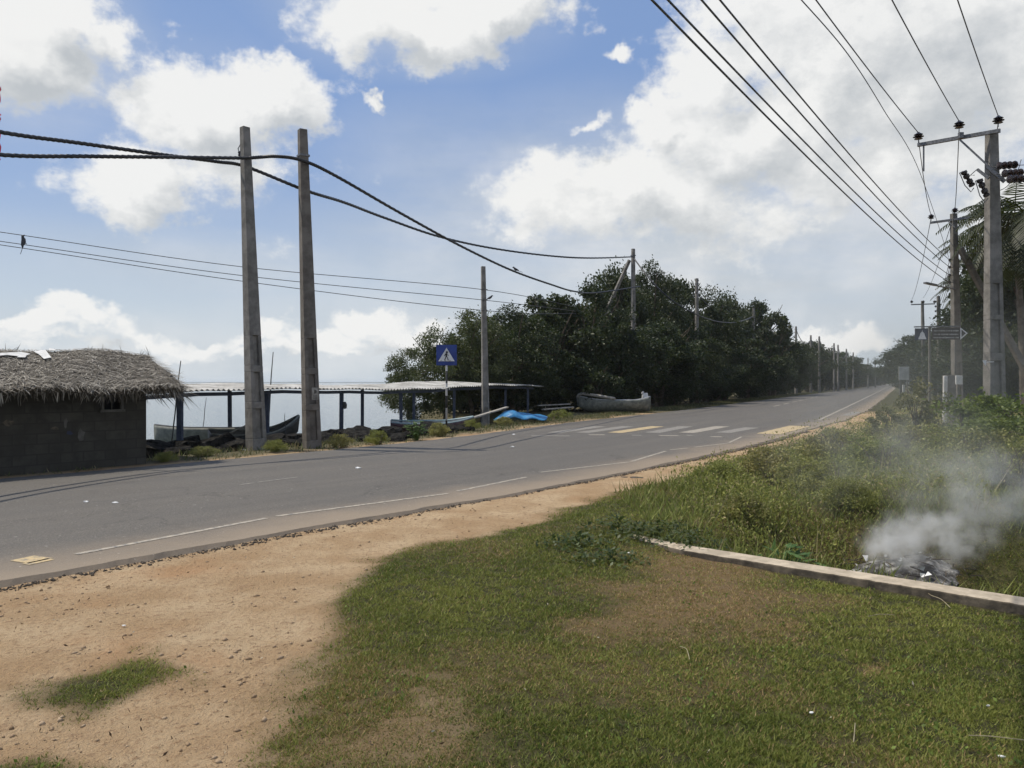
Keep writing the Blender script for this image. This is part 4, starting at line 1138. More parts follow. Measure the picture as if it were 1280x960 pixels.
# ------------------------------------------------------------------ boats
def boat(name, c, L, W, D, ang, label, mhull, mrim, bow=.5, stern=.15, tilt=0.0, inner=None, extras=True, mid=.95):
    e = empty(name, c, label, 'boat', 'boats by the shore', ang)
    e.rotation_euler = (tilt, 0, ang)
    n = 22; secs = []; rim = []
    for i in range(n + 1):
        t = i / n; x = (t - .5) * L
        bw = W / 2 * (math.sin(math.pi * min(1, .16 + .84 * t)) ** .55 if t > .35 else (.80 + .2 * t / .35) ) * (1 if t < .97 else .55)
        if t >= .995: bw = W * .03
        zt = D + bow * max(0, (t - .55) / .45) ** 2 + stern * max(0, (.3 - t) / .3) ** 2
        zb = .02 + bow * .75 * max(0, (t - .75) / .25) ** 2
        pr = []
        for a in (-1, -.93, -.72, -.4, 0, .4, .72, .93, 1):
            k = abs(a); f = k ** 2.4
            pr.append((x + .12 * max(0, t - .7) * f, bw * (math.copysign(min(1, k * 1.12) ** .8, a) if k else 0), zb + (zt - zb) * f))
        secs.append(pr)
    mb = MB(); m = len(secs[0]); vs = [p for s in secs for p in s]
    fs = [(i * m + k, (i + 1) * m + k, (i + 1) * m + k + 1, i * m + k + 1) for i in range(n) for k in range(m - 1)]
    fs.append(tuple(range(m)))
    mb.add(vs, fs); h = mb.build('hull', [mhull, inner or mhull], e, smooth=True)
    sm = h.modifiers.new('t', 'SOLIDIFY'); sm.thickness = .035; sm.material_offset = 1 if inner else 0
    mb = MB()
    for side in (0, -1): mb.tube([Vector(s[side]) + Vector((0, 0, .01)) for s in secs], .032, 6)
    mb.build('gunwale', mrim, e)
    if extras:
        for t in (.25, .5, .7):
            s = secs[int(t * n)]; mb = MB(); mb.bar(Vector(s[1]) + Vector((0, 0, -.05)), Vector(s[-2]) + Vector((0, 0, -.05)), .18, .03); mb.build('thwart', mrim, e)
    return e
boat('fishing_boat', at(260, 24.3, 555) + Vector((0, 0, .0)), 3.6, 1.0, .48, R(172), 'grey green wooden boat lying level behind the rocks left of the poles', M['boat_grey'], M['boat_dark'], .10, .06, R(6))
boat('fishing_boat', at(318, 23.0, 556), 2.5, .9, .38, R(28), 'dark tarred boat with its sharp bow raised between the two close poles', M['boat_dark'], M['boat_grey'], .48, .05, R(8))
boat('fishing_boat', at(540, 28.6, 540), 3.0, 1.05, .36, R(10), 'pale teal and white boat with maroon gear under the shed roof', M['boat_white'], M['boat_teal'], .2, .05, R(4), M['boat_violet'])
gb = boat('fishing_boat', at(767, 42.0, 514) + Vector((0, 0, .0)), 3.9, 1.2, .50, R(184), 'worn bluish white boat with a pale stern block, beached on the verge under the trees', M['boat_bluish'], M['boat_white'], .34, .22, R(12), M['boat_grey'])
mb = MB(); mb.box((-1.78, 0, .86), (.30, .40, .26), taper=.8); mb.box((-1.66, 0, 1.03), (.07, .34, .1)); mb.build('stern_block', M['boat_white'], gb)
mb = MB(); mb.tube(spline([Vector((1.98, .05, .80)), Vector((1.75, .28, .92)), Vector((1.2, .52, .80)), Vector((.5, .62, .66)), Vector((.0, .62, .58))], 6), [.05] + [.085] * 23 + [.04], 8); mb.build('rolled_net', M['timber'], gb)
# oars / planks lying about
def stick(name, a, b, r, label, cat, m='timber', grp=None):
    mb = MB(); a, b = Vector(a), Vector(b)
    mb.tube([a, a.lerp(b, .35) + Vector((.01, 0, .015)), a.lerp(b, .7) + Vector((-.01, 0, .0)), b], [r, r * .95, r * .85, r * .6], 7)
    return tag(mb.build(name, M[m]), label, cat, grp)
stick('boat_pole', at(214.5, 23.5, 552), at(226, 23.5, 451), .022, 'thin upright pole rising behind the right end of the thatch', 'pole', 'boat_dark')
stick('boat_pole', at(334, 25, 548), at(341.5, 25, 440), .022, 'thin leaning pole showing above the shed between the two close poles', 'pole', 'boat_dark')
stick('boat_pole', at(253, 26, 540), at(258, 26, 497), .012, 'thin bent stick standing in the shallow water behind the boat', 'pole', 'boat_dark')
stick('mooring_stick', at(357, 22.6, 545), at(356, 22.6, 517), .012, 'short stick at the raised tip of the dark bow', 'pole', 'boat_dark')
def plank(a, b, w, h, label, m='timber', grp='loose planks on the shore'):
    mb = MB(); mb.bar(a, b, w, h); return tag(mb.build('plank', M[m], bevel=.006), label, 'plank', grp)
plank(at(288, 22.2, 541), at(318, 22.2, 527), .16, .035, 'pale plank leaning on the boat left of the poles')
plank(at(300, 21.6, 548), at(330, 21.6, 531), .14, .03, 'grey plank leaning in front of the other, by the left close pole', 'boat_grey')
plank(at(585, 29.5, 524), at(634, 31, 509), .2, .05, 'long grey plank propped up under the shed left of the slim pole')
plank(at(572, 30.2, 528), at(600, 31.4, 520), .2, .05, 'short grey plank low under the shed behind the blue sign post')
plank(at(300, 19.5, 561), at(322, 19.3, 567), .12, .03, 'white board on the grass at the foot of the left close pole', 'board_pale')
plank(at(312, 19.6, 562), at(325, 19.2, 565), .1, .03, 'narrow white board beside the left close pole', 'board_pale')
plank(at(678, 38, 512), at(716, 39, 509), .25, .06, 'flat grey board lying in shade left of the white boat')
plank(at(672, 38.5, 507), at(712, 39.5, 505), .2, .05, 'upper grey board in shade left of the white boat')
plank(at(208, 21.2, 557), at(224, 21.2, 553), .4, .03, 'whitish flat sheet lying on rocks by the hut corner', 'board_pale')
plank(at(225, 21.8, 556), at(245, 22.2, 549), .35, .03, 'grey sheet tilted on the rocks right of the hut corner', 'board_pale')

# blue tarpaulin
def tarp():
    c = ground_pt(650, 527, -.03); mb = MB(); n, mm = 26, 10; vs = []
    for j in range(mm + 1):
        for i in range(n + 1):
            s = i / n; t = j / mm
            px = 618 + 64 * s
            x = (px - 640) / F * c.y; x += .1 * math.sin(t * 4)
            prof = min(1, s / .16) ** .6 * (1 - .55 * max(0, (s - .35) / .65)) * (1 - .1 * math.sin(s * 14))
            hgt = .40 * prof * (1 - abs(t * 2 - .9) ** 2.2 * .8) + .03 * math.sin(s * 19 + t * 7)
            vs.append((x, c.y - .5 + 1.5 * t, max(-.05, hgt) + 0.0))
    mb.add(vs, [(j * (n + 1) + i, j * (n + 1) + i + 1, (j + 1) * (n + 1) + i + 1, (j + 1) * (n + 1) + i) for j in range(mm) for i in range(n)])
    o = mb.build('tarpaulin', M['blue_tarp'], smooth=True); sm = o.modifiers.new('t', 'SOLIDIFY'); sm.thickness = .01
    tag(o, 'bright blue tarpaulin heaped on the verge right of the slim pole', 'tarpaulin')
tarp()

# ------------------------------------------------------------------ rocks
def rock_mesh(seed):
    bm = bmesh.new(); bmesh.ops.create_icosphere(bm, subdivisions=3, radius=1)
    for v in bm.verts:
        p = v.co.copy(); k = 1 + .45 * mnoise.noise(p * 1.1 + Vector((seed * 9, 0, 0))) + .16 * mnoise.noise(p * 3.1 + Vector((0, seed * 5, 0)))
        q = p * k; q.x = max(-.85, min(.85, q.x * 1.1)); q.z = min(q.z, .7); v.co = Vector((q.x, q.y * .8, q.z * .7))
    me = bpy.data.meshes.new('rock'); bm.to_mesh(me); bm.free(); me.materials.append(M['rock']); return me
RM = [rock_mesh(i) for i in range(5)]
rocks = []
for px, py, Y, s in [(196, 563, 18.5, .38), (208, 560, 19.4, .5), (222, 566, 18.6, .42), (238, 562, 19.2, .55), (256, 560, 19.6, .52), (270, 556, 20, .55), (282, 559, 19.6, .5), (300, 556, 20.5, .5), (250, 570, 18.3, .3),
                 (340, 552, 21, .45), (362, 550, 21.5, .5), (372, 556, 20.3, .35), (408, 551, 22, .5), (425, 553, 21.8, .42), (440, 548, 22.5, .45), (452, 544, 22.6, .55), (463, 550, 21.8, .42), (478, 546, 22.6, .5), (492, 549, 22, .35), (484, 541, 24, .4),
                 (508, 545, 23, .3), (532, 540, 24.6, .45), (546, 537, 25.4, .5), (560, 538, 25.2, .35), (576, 535, 26.2, .35), (392, 553, 21.6, .4), (230, 556, 20.6, .5), (318, 553, 21, .45), (428, 545, 23.4, .5), (402, 546, 23.2, .5)]:
    p = at(px, Y, py); o = bpy.data.objects.new('boulder', random.choice(RM)); col.objects.link(o)
    p.z = max(p.z, gz(p.x, p.y) - .15); p.z -= s * .25
    o.location = p; o.rotation_euler = (random.uniform(-.3, .3), random.uniform(-.3, .3), random.uniform(0, 6.28)); s *= 1.3; o.scale = (s, s * random.uniform(.8, 1.1), s * random.uniform(.7, .95))
    tag(o, 'dark rough boulder in the rubble along the shore', 'rock', 'boulders along the shore'); rocks.append(o)

# ------------------------------------------------------------------ signs
def tri(mb, pts, y): mb.add([(p[0], y, p[1]) for p in pts], [tuple(range(len(pts)))])
def extr(mb, pts, y0, y1):
    n = len(pts); vs = [(p[0], y0, p[1]) for p in pts] + [(p[0], y1, p[1]) for p in pts]
    mb.add(vs, [tuple(range(n)), tuple(range(2 * n - 1, n - 1, -1))] + [(i, i + n, (i + 1) % n + n, (i + 1) % n) for i in range(n)])
bs = ground_pt(558, 541, -.03); ps = bs.y
ped = empty('crossing_sign', bs, 'square blue pedestrian crossing sign on a thin dark post', 'sign')
k = ps / F; zc = H - (444 - HZ) * k; S = 25.5 * k
mb = MB(); mb.tube([(0, 0, -.2), (.01, 0, zc - bs.z + S * .3)], .032, 8); 
def banded():
    m, nt, b = mat('banded sign post'); co = coords(nt); s = nd(nt, 'ShaderNodeSeparateXYZ'); nt.links.new(co, s.inputs[0])
    f = mth(nt, 'GREATER_THAN', mth(nt, 'FRACT', mth(nt, 'MULTIPLY', s.outputs[2], 1.25)), .5)
    nt.links.new(mixc(nt, f, (.02, .02, .02, 1), (.42, .42, .42, 1)), b.inputs['Base Color']); b.inputs['Roughness'].default_value = .6
    return m
mb.build('post', banded(), ped, smooth=True)
mb = MB(); mb.box((.01, -.05, zc - bs.z), (S, .012, S), Matrix.Rotation(R(3), 3, 'Z')); plate = mb.build('plate', M['sign_blue'], ped, bevel=.004)
zc0 = zc - bs.z
mb = MB(); extr(mb, [(-.40 * S + .01, zc0 - .30 * S), (.40 * S + .01, zc0 - .30 * S), (.01, zc0 + .36 * S)], -.075, -.068); mb.build('white_triangle', M['sign_white'], plate)
mb = MB()
def mark(pts): extr(mb, [(x * S + .01, zc0 + z * S) for x, z in pts], -.084, -.0775)
q = .055
mark([(.02 + q * math.cos(a), .14 + q * math.sin(a)) for a in [6.283 * i / 10 for i in range(10)]])
mark([(-.05, .085), (.045, .085), (.03, -.08), (-.045, -.08)])
mark([(-.045, -.07), (.0, -.07), (-.07, -.26), (-.115, -.26)]); mark([(-.01, -.07), (.03, -.07), (.085, -.17), (.105, -.26), (.06, -.26), (.045, -.17)])
mark([(-.05, .08), (-.02, .07), (-.09, -.05), (-.115, -.03)]); mark([(.03, .08), (.05, .06), (.11, -.03), (.085, -.045)])
for i in range(3): mark([(-.30 + .22 * i, -.285), (-.24 + .22 * i, -.285), (-.235 + .22 * i, -.265), (-.295 + .22 * i, -.265)])
mb.build('walking_figure', M['sign_black'], plate)
mb = MB(); p = Vector((0, 0, H - (486 - HZ) * k - bs.z)); mb.tube(spline([p + Vector((-.22, -.04, .03)), p + Vector((-.1, -.06, 0)), p + Vector((0, -.05, .02)), p + Vector((.09, -.06, .05)), p + Vector((.1, -.04, -.03))], 4), .018, 6); mb.build('tied_rag', M['board_pale'], ped)

# brown direction sign on the right
DY = 26.0; kd = DY / F
bsd = at(1162.5, DY, 500); bsd.z = gz(bsd.x, bsd.y)
ds = empty('direction_sign', bsd, 'long dark brown direction sign with a white stupa emblem and right pointing arrow', 'sign')
def dl(px, py, dy=0.0): p = at(px, DY, py) - bsd; return Vector((p.x, dy, p.z))
for px in (1162.5, 1194.5):
    mb = MB(); a = dl(px, 400); mb.bar(Vector((a.x, .03, -.25)), Vector((a.x, .03, dl(px, 409).z)), .055); mb.build('post', M['concrete_old'], ds)
mb = MB(); a, b = dl(1143.5, 425), dl(1160, 410.5); extr(mb, [(a.x, a.z), (b.x, a.z), (b.x, b.z), (a.x, b.z)], -.012, 0); ep = mb.build('emblem_panel', M['sign_navy'], ds)
mb = MB(); a, b = dl(1165, 424.5), dl(1200, 409.5); extr(mb, [(a.x, a.z), (b.x, a.z), (b.x, b.z), (a.x, b.z)], -.012, 0); tp = mb.build('text_panel', M['sign_brown'], ds)
mb = MB(); extr(mb, [(dl(1200.3, 0).x, dl(0, 424.5).z), (dl(1209.5, 0).x, dl(0, 416.5).z), (dl(1200.3, 0).x, dl(0, 409.5).z)], -.012, 0); ah = mb.build('arrow_head', M['sign_white'], ds)
mb = MB(); extr(mb, [(dl(1201.6, 0).x, dl(0, 421.5).z), (dl(1207, 0).x, dl(0, 416.6).z), (dl(1201.6, 0).x, dl(0, 412).z)], -.02, -.0145); mb.build('arrow_inset', M['frame_grey'], ah)
mb = MB(); mb.bar(dl(1143, 408.6, .01), dl(1201, 407.8, .01), .05, .04); mb.build('top_rail', M['steel'], ds)
mb = MB(); extr(mb, [(dl(x, 0).x, dl(0, y).z) for x, y in [(1147.5, 424), (1157.5, 424), (1157, 422), (1155.8, 420.2), (1155.3, 417.5), (1154, 415.6), (1152.9, 414.8), (1152.5, 412.2), (1152.1, 414.8), (1151, 415.6), (1149.7, 417.5), (1149.2, 420.2), (1148, 422)]], -.02, -.0145)
mb.build('stupa_emblem', M['sign_white'], ep)
mb = MB(); random.seed(3)
for y, x0, x1 in ((413.5, 1167, 1198), (418, 1167, 1198), (422, 1166.5, 1198)):
    x = x0
    while x < x1:
        w = random.uniform(.6, 1.25); hh = random.uniform(1.2, 1.9); a = dl(x, y + hh / 2); b = dl(min(x + w, x1), y - hh / 2)
        extr(mb, [(a.x, a.z), (b.x, a.z), (b.x, b.z), (a.x, b.z)], -.02, -.0145)
        x += w + random.choice((.25, .3, .35, .9))
mb.build('lettering', simple('dull sign lettering', (.28, .28, .26), (.4, .4, .37), 8, .6), tp)

# pale board far down the road, marker posts, small signs
def board(px0, px1, py0, py1, Y, label, name='notice_board', legs=True):
    a = at(px0, Y, py1); b = at(px1, Y, py0); cx = (a.x + b.x) / 2; g0 = gz(cx, Y)
    e = empty(name, Vector((cx, Y, g0)), label, 'sign')
    mb = MB(); mb.box((0, 0, (a.z + b.z) / 2 - g0), (b.x - a.x, .05, b.z - a.z)); mb.build('panel', M['board_pale'], e, bevel=.01)
    for s in (-.35, .35) if legs else (0,):
        mb = MB(); mb.bar(Vector((s * (b.x - a.x), .06, -.2)), Vector((s * (b.x - a.x), .06, b.z - g0 - .05)), .07); mb.build('post', M['concrete_old'], e)
    return e
board(1123.5, 1136.5, 458.5, 475, 66, 'pale blank roadside board at the far end of the road')
board(1194.5, 1203, 469.5, 480.5, 24.5, 'small pale square board beside the right leg of the brown sign', 'small_board', False)
def marker(px, py0, py1, Y, w, label, m='board_pale', tilt=0.0):
    a = at(px, Y, py1); b = at(px + tilt, Y, py0); g0 = gz(a.x, Y); a.z = g0 - .1
    mb = MB(); mb.bar(a, b, w, w * .6); return tag(mb.build('marker_post', M[m], bevel=.01), label, 'post', 'short roadside posts')
marker(1129.5, 481, 490, 48, .14, 'short white marker post below the blank roadside board')
marker(1180.5, 470, 497, 25, .12, 'narrow pale post, leftmost of the slabs behind the weeds', tilt=1.2)
marker(1187, 469, 497, 25.2, .36, 'broad grey slab post between the narrow post and the small board', 'concrete')
mb = MB(); p = at(1230, 21.6, 453); mb.add([p + Vector(v) for v in ((-.06, -.02, .05), (.06, -.02, .06), (.04, -.02, -.10), (-.06, -.01, .05), (.06, -.01, .06), (.04, -.01, -.10))], [(0, 1, 2), (5, 4, 3), (0, 3, 4, 1), (1, 4, 5, 2), (2, 5, 3, 0)])
mb.tube([p + Vector((0, .0, .0)), p + Vector((.3, .05, .02))], .01, 5)
tag(mb.build('reflector_tag', M['sign_white']), 'small white triangular tag on the side of the switch pole', 'tag')

# red bunting at the left edge
mb = MB()
Yb = 15.0; top = at(-4, Yb, 60); e = empty('red_bunting', at(-3, Yb, 108), 'strip of red cloth hanging at the left edge of the picture', 'flag')
for k, (y0, y1) in enumerate(((108, 128), (142, 152), (166, 200))):
    vs = []; a = at(-10, Yb, y0) - e.location; b = at(-.3, Yb, y1) - e.location
    mb = MB(); n = 6
    for j in range(n + 1):
        z = a.z + (b.z - a.z) * j / n; w = .02 * math.sin(j * 1.7 + k)
        vs += [Vector((a.x, w, z)), Vector((b.x + .01 * math.sin(j * 2.4), w + .02, z))]
    mb.add(vs, [(2 * j, 2 * j + 1, 2 * j + 3, 2 * j + 2) for j in range(n)])
    o = mb.build('cloth', M['red'], e); sm = o.modifiers.new('t', 'SOLIDIFY'); sm.thickness = .006
mb = MB(); mb.tube([at(-9, Yb + .02, 40) - e.location, at(-8, Yb + .02, 210) - e.location], .012, 5); mb.build('cord', M['cable'], e)

# ------------------------------------------------------------------ trees
def tree_meshes(seed, Ht, Rad, n_cl, per, leaf, m, low=.10, squash=1.0, shape=.62):
    rs = np.random.default_rng(seed); rd = random.Random(seed)
    mb = MB(); tips = []
    trunkH = Ht * .35
    nst = rd.choice((1, 2, 3))
    for s in range(nst):
        a = Vector((rd.uniform(-.3, .3) * (nst > 1), rd.uniform(-.3, .3) * (nst > 1), -.2)); b = a + Vector((rd.uniform(-.6, .6), rd.uniform(-.6, .6), trunkH))
        mb.tube(spline([a, a.lerp(b, .5) + Vector((rd.uniform(-.2, .2), 0, 0)), b], 4), np.linspace(.20, .11, 9) * Ht / 8, 8)
        for k in range(6):
            t = 6.28 * k / 6 + rd.uniform(-.4, .4); rr = Rad * rd.uniform(.5, .85); e = Vector((math.cos(t) * rr, math.sin(t) * rr, Ht * rd.uniform(.45, .88)))
            mb.tube(spline([b, b.lerp(e, .5) + Vector((0, 0, .4)), e], 4), np.linspace(.09, .02, 9) * Ht / 8, 6)
    trunk = mb
    # clumps
    C = []
    while len(C) < n_cl:
        p = rs.normal(size=3); p /= np.linalg.norm(p); r = rs.random() ** .35
        q = p * r
        zz = .5 + .5 * q[2]
        wid = (1 - abs(zz - .45) ** 2.2 * 1.9) if zz > .45 else (.72 + .28 * zz / .45)
        C.append((q[0] * Rad * max(.25, wid), q[1] * Rad * max(.25, wid) * squash, Ht * (low + (1 - low - .05) * zz)))
    C = np.array(C); cr = rs.uniform(.42, .92, n_cl) * Rad / 3.0
    n = n_cl * per
    d = rs.normal(size=(n, 3)); d /= np.linalg.norm(d, axis=1)[:, None]; d[:, 2] *= .75
    rad = np.repeat(cr, per) * rs.random(n) ** .45
    rad *= np.where(rs.random(n) < .12, 1.45, 1.0)
    P = np.repeat(C, per, 0) + d * rad[:, None]
    P[:, 2] = np.maximum(P[:, 2], .05)
    s = leaf * (.6 + .8 * rs.random(n))
    ax = rs.normal(size=(n, 3)) * .75 + d; ax /= np.linalg.norm(ax, axis=1)[:, None]
    e = rs.normal(size=(n, 3)); e -= (e * ax).sum(1)[:, None] * ax; e /= np.linalg.norm(e, axis=1)[:, None]
    V = np.stack([P - ax * s[:, None] * .5, P + e * s[:, None] * .24, P + ax * s[:, None] * .5, P - e * s[:, None] * .24], 1).reshape(-1, 3)
    me = bpy.data.meshes.new('crown'); Fc = np.arange(n * 4, dtype=np.int32).reshape(-1, 4)
    me.vertices.add(len(V)); me.vertices.foreach_set('co', V.astype(np.float32).ravel()); me.loops.add(Fc.size); me.loops.foreach_set('vertex_index', Fc.ravel())
    me.polygons.add(len(Fc)); me.polygons.foreach_set('loop_start', np.arange(0, Fc.size, 4, dtype=np.int32)); me.polygons.foreach_set('loop_total', np.full(len(Fc), 4, dtype=np.int32))
    me.update(calc_edges=True); me.materials.append(m)
    tm = bpy.data.meshes.new('trunk'); tm.from_pydata(trunk.v, [], trunk.f); tm.materials.append(M['bark'])
    return tm, me, float(np.percentile(V[:, 2], 99.6))
TREES = {}
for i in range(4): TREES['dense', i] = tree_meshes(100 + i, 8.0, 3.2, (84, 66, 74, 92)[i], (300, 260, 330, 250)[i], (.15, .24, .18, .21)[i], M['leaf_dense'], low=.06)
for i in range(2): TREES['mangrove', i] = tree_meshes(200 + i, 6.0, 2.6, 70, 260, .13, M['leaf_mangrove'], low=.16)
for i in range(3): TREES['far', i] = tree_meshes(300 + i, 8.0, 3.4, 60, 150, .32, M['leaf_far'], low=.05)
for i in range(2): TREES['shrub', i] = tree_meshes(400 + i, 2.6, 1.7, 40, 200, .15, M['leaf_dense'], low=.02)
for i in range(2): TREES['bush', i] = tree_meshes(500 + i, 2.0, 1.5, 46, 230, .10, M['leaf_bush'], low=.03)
def plant_tree(kind, var, X, Y, top, rad, label, name='roadside_tree', cat='tree', group=None):
    tm, cm, h = TREES[kind, var]
    g0 = gz(X, Y); g0 = max(g0, -.9)
    e = empty(name, Vector((X, Y, g0)), label, cat, group, random.uniform(0, 6.28))
    base_r = {'dense': 3.2, 'mangrove': 2.6, 'far': 3.4, 'shrub': 1.7, 'bush': 1.5}[kind]
    sz = (top - g0) / h; sr = rad / base_r
    e.scale = (sr, sr, sz)
    child('trunk', tm, e); child('crown', cm, e)
    return e
def top_at(px, Y, py): return H + (HZ - py) / F * Y
def T(kind, var, px, Y, py, rad, label, **kw):
    return plant_tree(kind, var, (px - 640) / F * Y, Y, top_at(px, Y, py), rad, label, **kw)
g1 = 'trees of the left tree line'
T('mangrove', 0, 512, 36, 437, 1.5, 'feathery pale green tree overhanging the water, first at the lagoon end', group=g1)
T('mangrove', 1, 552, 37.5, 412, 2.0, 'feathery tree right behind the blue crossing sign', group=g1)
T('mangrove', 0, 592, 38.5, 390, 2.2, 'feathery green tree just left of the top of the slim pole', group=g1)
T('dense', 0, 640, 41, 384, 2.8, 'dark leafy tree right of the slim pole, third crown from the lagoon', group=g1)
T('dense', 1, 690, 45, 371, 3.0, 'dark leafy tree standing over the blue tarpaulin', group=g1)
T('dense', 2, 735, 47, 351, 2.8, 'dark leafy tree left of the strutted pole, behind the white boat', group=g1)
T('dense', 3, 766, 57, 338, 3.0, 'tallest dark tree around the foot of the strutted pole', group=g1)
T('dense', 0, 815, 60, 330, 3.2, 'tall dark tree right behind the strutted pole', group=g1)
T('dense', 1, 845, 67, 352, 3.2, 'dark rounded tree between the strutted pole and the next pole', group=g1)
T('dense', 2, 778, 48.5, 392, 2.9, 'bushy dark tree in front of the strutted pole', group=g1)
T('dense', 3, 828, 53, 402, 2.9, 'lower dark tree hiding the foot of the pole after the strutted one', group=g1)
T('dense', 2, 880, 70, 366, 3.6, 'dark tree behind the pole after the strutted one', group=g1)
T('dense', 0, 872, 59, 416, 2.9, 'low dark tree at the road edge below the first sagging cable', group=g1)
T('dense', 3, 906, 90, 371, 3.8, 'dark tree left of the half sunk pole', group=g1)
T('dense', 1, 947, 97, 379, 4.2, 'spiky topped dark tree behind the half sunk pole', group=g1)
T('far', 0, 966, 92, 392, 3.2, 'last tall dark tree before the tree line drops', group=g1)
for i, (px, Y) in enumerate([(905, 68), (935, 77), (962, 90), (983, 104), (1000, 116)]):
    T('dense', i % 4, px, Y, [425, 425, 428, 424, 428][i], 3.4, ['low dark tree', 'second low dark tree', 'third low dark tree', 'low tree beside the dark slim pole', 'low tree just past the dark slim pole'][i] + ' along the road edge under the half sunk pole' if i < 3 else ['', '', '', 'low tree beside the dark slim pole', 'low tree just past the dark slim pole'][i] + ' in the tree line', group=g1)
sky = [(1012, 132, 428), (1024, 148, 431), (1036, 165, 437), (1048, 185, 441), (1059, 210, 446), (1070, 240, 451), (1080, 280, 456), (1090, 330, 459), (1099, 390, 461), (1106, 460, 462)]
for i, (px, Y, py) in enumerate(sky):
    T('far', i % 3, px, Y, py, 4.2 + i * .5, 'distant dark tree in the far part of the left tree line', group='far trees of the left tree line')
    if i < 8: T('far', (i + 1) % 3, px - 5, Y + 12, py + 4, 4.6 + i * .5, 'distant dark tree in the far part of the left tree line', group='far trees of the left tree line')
# back row against gaps
for i, (px, Y, py) in enumerate([(610, 50, 402), (655, 55, 394), (705, 58, 384), (755, 62, 365), (800, 68, 352), (850, 75, 372), (895, 84, 380), (930, 95, 390)]):
    T('far', i % 3, px, Y, py, 4.0, 'dark tree filling the back of the left tree line', group='back row of the left tree line')
# shrubs at the foot of the trees, along the road
for i, t in enumerate(np.r_[np.arange(57, 90, 4.2), np.arange(92, 150, 6)]):
    k = int(np.interp(t, RT, np.arange(len(RT)))); o = 3.2 + 1.0 * ((i * 7) % 3) / 2 + (1.2 if t < 66 else 0)
    P = FP[k] + RN[k] * o
    plant_tree('shrub', i % 2, P[0], P[1], 2.6 + .5 * ((i * 5) % 3), 2.0, 'dark shrub at the foot of the left tree line', 'roadside_shrub', 'shrub', 'shrubs along the left tree line')
for i, (px, Y, py) in enumerate([(680, 43.5, 470), (715, 44.5, 468), (752, 46, 466), (640, 42.0, 472), (600, 41, 474), (575, 41.5, 474)]):
    T('shrub', i % 2, px, Y, py - 8, 2.0, 'dark shrub in deep shade behind the shed and the white boat', name='roadside_shrub', cat='shrub', group='shrubs behind the shed')
# right side
g2 = 'trees on the right of the road'
for i, (px, Y, py, rad, lab) in enumerate([(1128, 128, 433, 4.4, 'hazy tree at the road end, left edge of the right hand trees'), (1148, 112, 420, 5.0, 'hazy rounded tree under the brown sign'),
        (1172, 92, 414, 4.6, 'smoky dark tree behind the plain distant pole'), (1202, 74, 408, 4.4, 'smoky dark tree behind the lamp pole'), (1232, 60, 392, 4.4, 'dark tree behind the switch pole'),
        (1270, 50, 345, 4.6, 'dark tree at the right edge behind the palms'), (1290, 42, 285, 4.0, 'tall dark tree mass behind the palms at the right edge'), (1250, 52, 340, 4.0, 'tall dark tree behind the top half of the switch pole'), (1222, 68, 372, 3.8, 'taller dark tree seen between the lamp pole and the switch pole'), (1310, 46, 360, 4.6, 'dark tree just outside the right edge'), (1250, 46, 420, 3.4, 'lower dark tree right of the switch pole'), (1215, 56, 432, 3.2, 'low tree between the lamp pole and the switch pole')]):
    T('dense', i % 4, px, Y, py, rad, lab, group=g2)
for i, (px, Y, py, rad, lab) in enumerate([(1268, 15.0, 494, 1.35, 'bright green leafy bush at the right edge'), (1238, 17.5, 508, 1.0, 'bright green bush at the foot of the switch pole'), (1300, 12.5, 520, 1.2, 'bright green bush at the right edge, lower and nearer')]):
    T('bush', i % 2, px, Y, py, rad, lab, name='leafy_bush', cat='bush', group='bright bushes on the right')
# pale feathery shrub in the weeds
TREES['bush', 5] = tree_meshes(505, 2.0, 1.0, 44, 70, .10, M['leaf_pale'], low=.05)
T('bush', 5, 1150, 17.5, 474, .95, 'tall pale feathery shrub in the smoke below the brown sign', name='feathery_shrub', cat='shrub')
T('bush', 5, 1108, 19, 506, .8, 'low pale shrub left of the tall feathery one', name='feathery_shrub', cat='shrub')
TREES['bush', 6] = tree_meshes(506, 1.0, 1.0, 60, 130, .062, leafmat('weedy bush leaves', (.10, .135, .03), (.27, .30, .08), .4), low=.02)
TREES['bush', 7] = tree_meshes(507, 1.0, 1.0, 54, 110, .075, leafmat('olive weed leaves', (.13, .145, .045), (.32, .31, .11), .4), low=.02)
for i, (px, Y, hh, rad, lab) in enumerate([(905, 11.2, .42, .75, 'low weedy mound nearest the sand at the left end of the bank'), (960, 11.8, .58, .9, 'olive weedy mound on the bank above the broad leaved plant'), (1010, 10.6, .55, .8, 'weedy mound between the broad leaved plant and the smoke'),
        (1040, 13.5, .75, 1.1, 'tall weedy mound at the top of the bank, left of the pale shrubs'), (1085, 12.0, .7, 1.0, 'olive weedy mound straight above the smoking heap'), (1130, 14.0, .8, 1.1, 'weedy mound in front of the tall pale shrub'), (1180, 13.0, .7, 1.0, 'weedy mound in thin smoke left of the bright bushes'),
        (1235, 11.5, .65, .9, 'bright weedy mound above the drifting smoke at right'), (1275, 10.0, .6, .8, 'weedy mound at the right edge behind the smoke'), (930, 9.0, .35, .5, 'small weedy mound just behind the drain wall, left of the broad leaved plant'), (1060, 9.3, .4, .55, 'small weedy mound left of the smoking heap')]):
    X = (px - 640) / F * Y; plant_tree('bush', 6 + i % 2, X, Y, gz(X, Y) + hh, rad, lab, name='weedy_bush', cat='bush', group='weedy mounds on the bank')
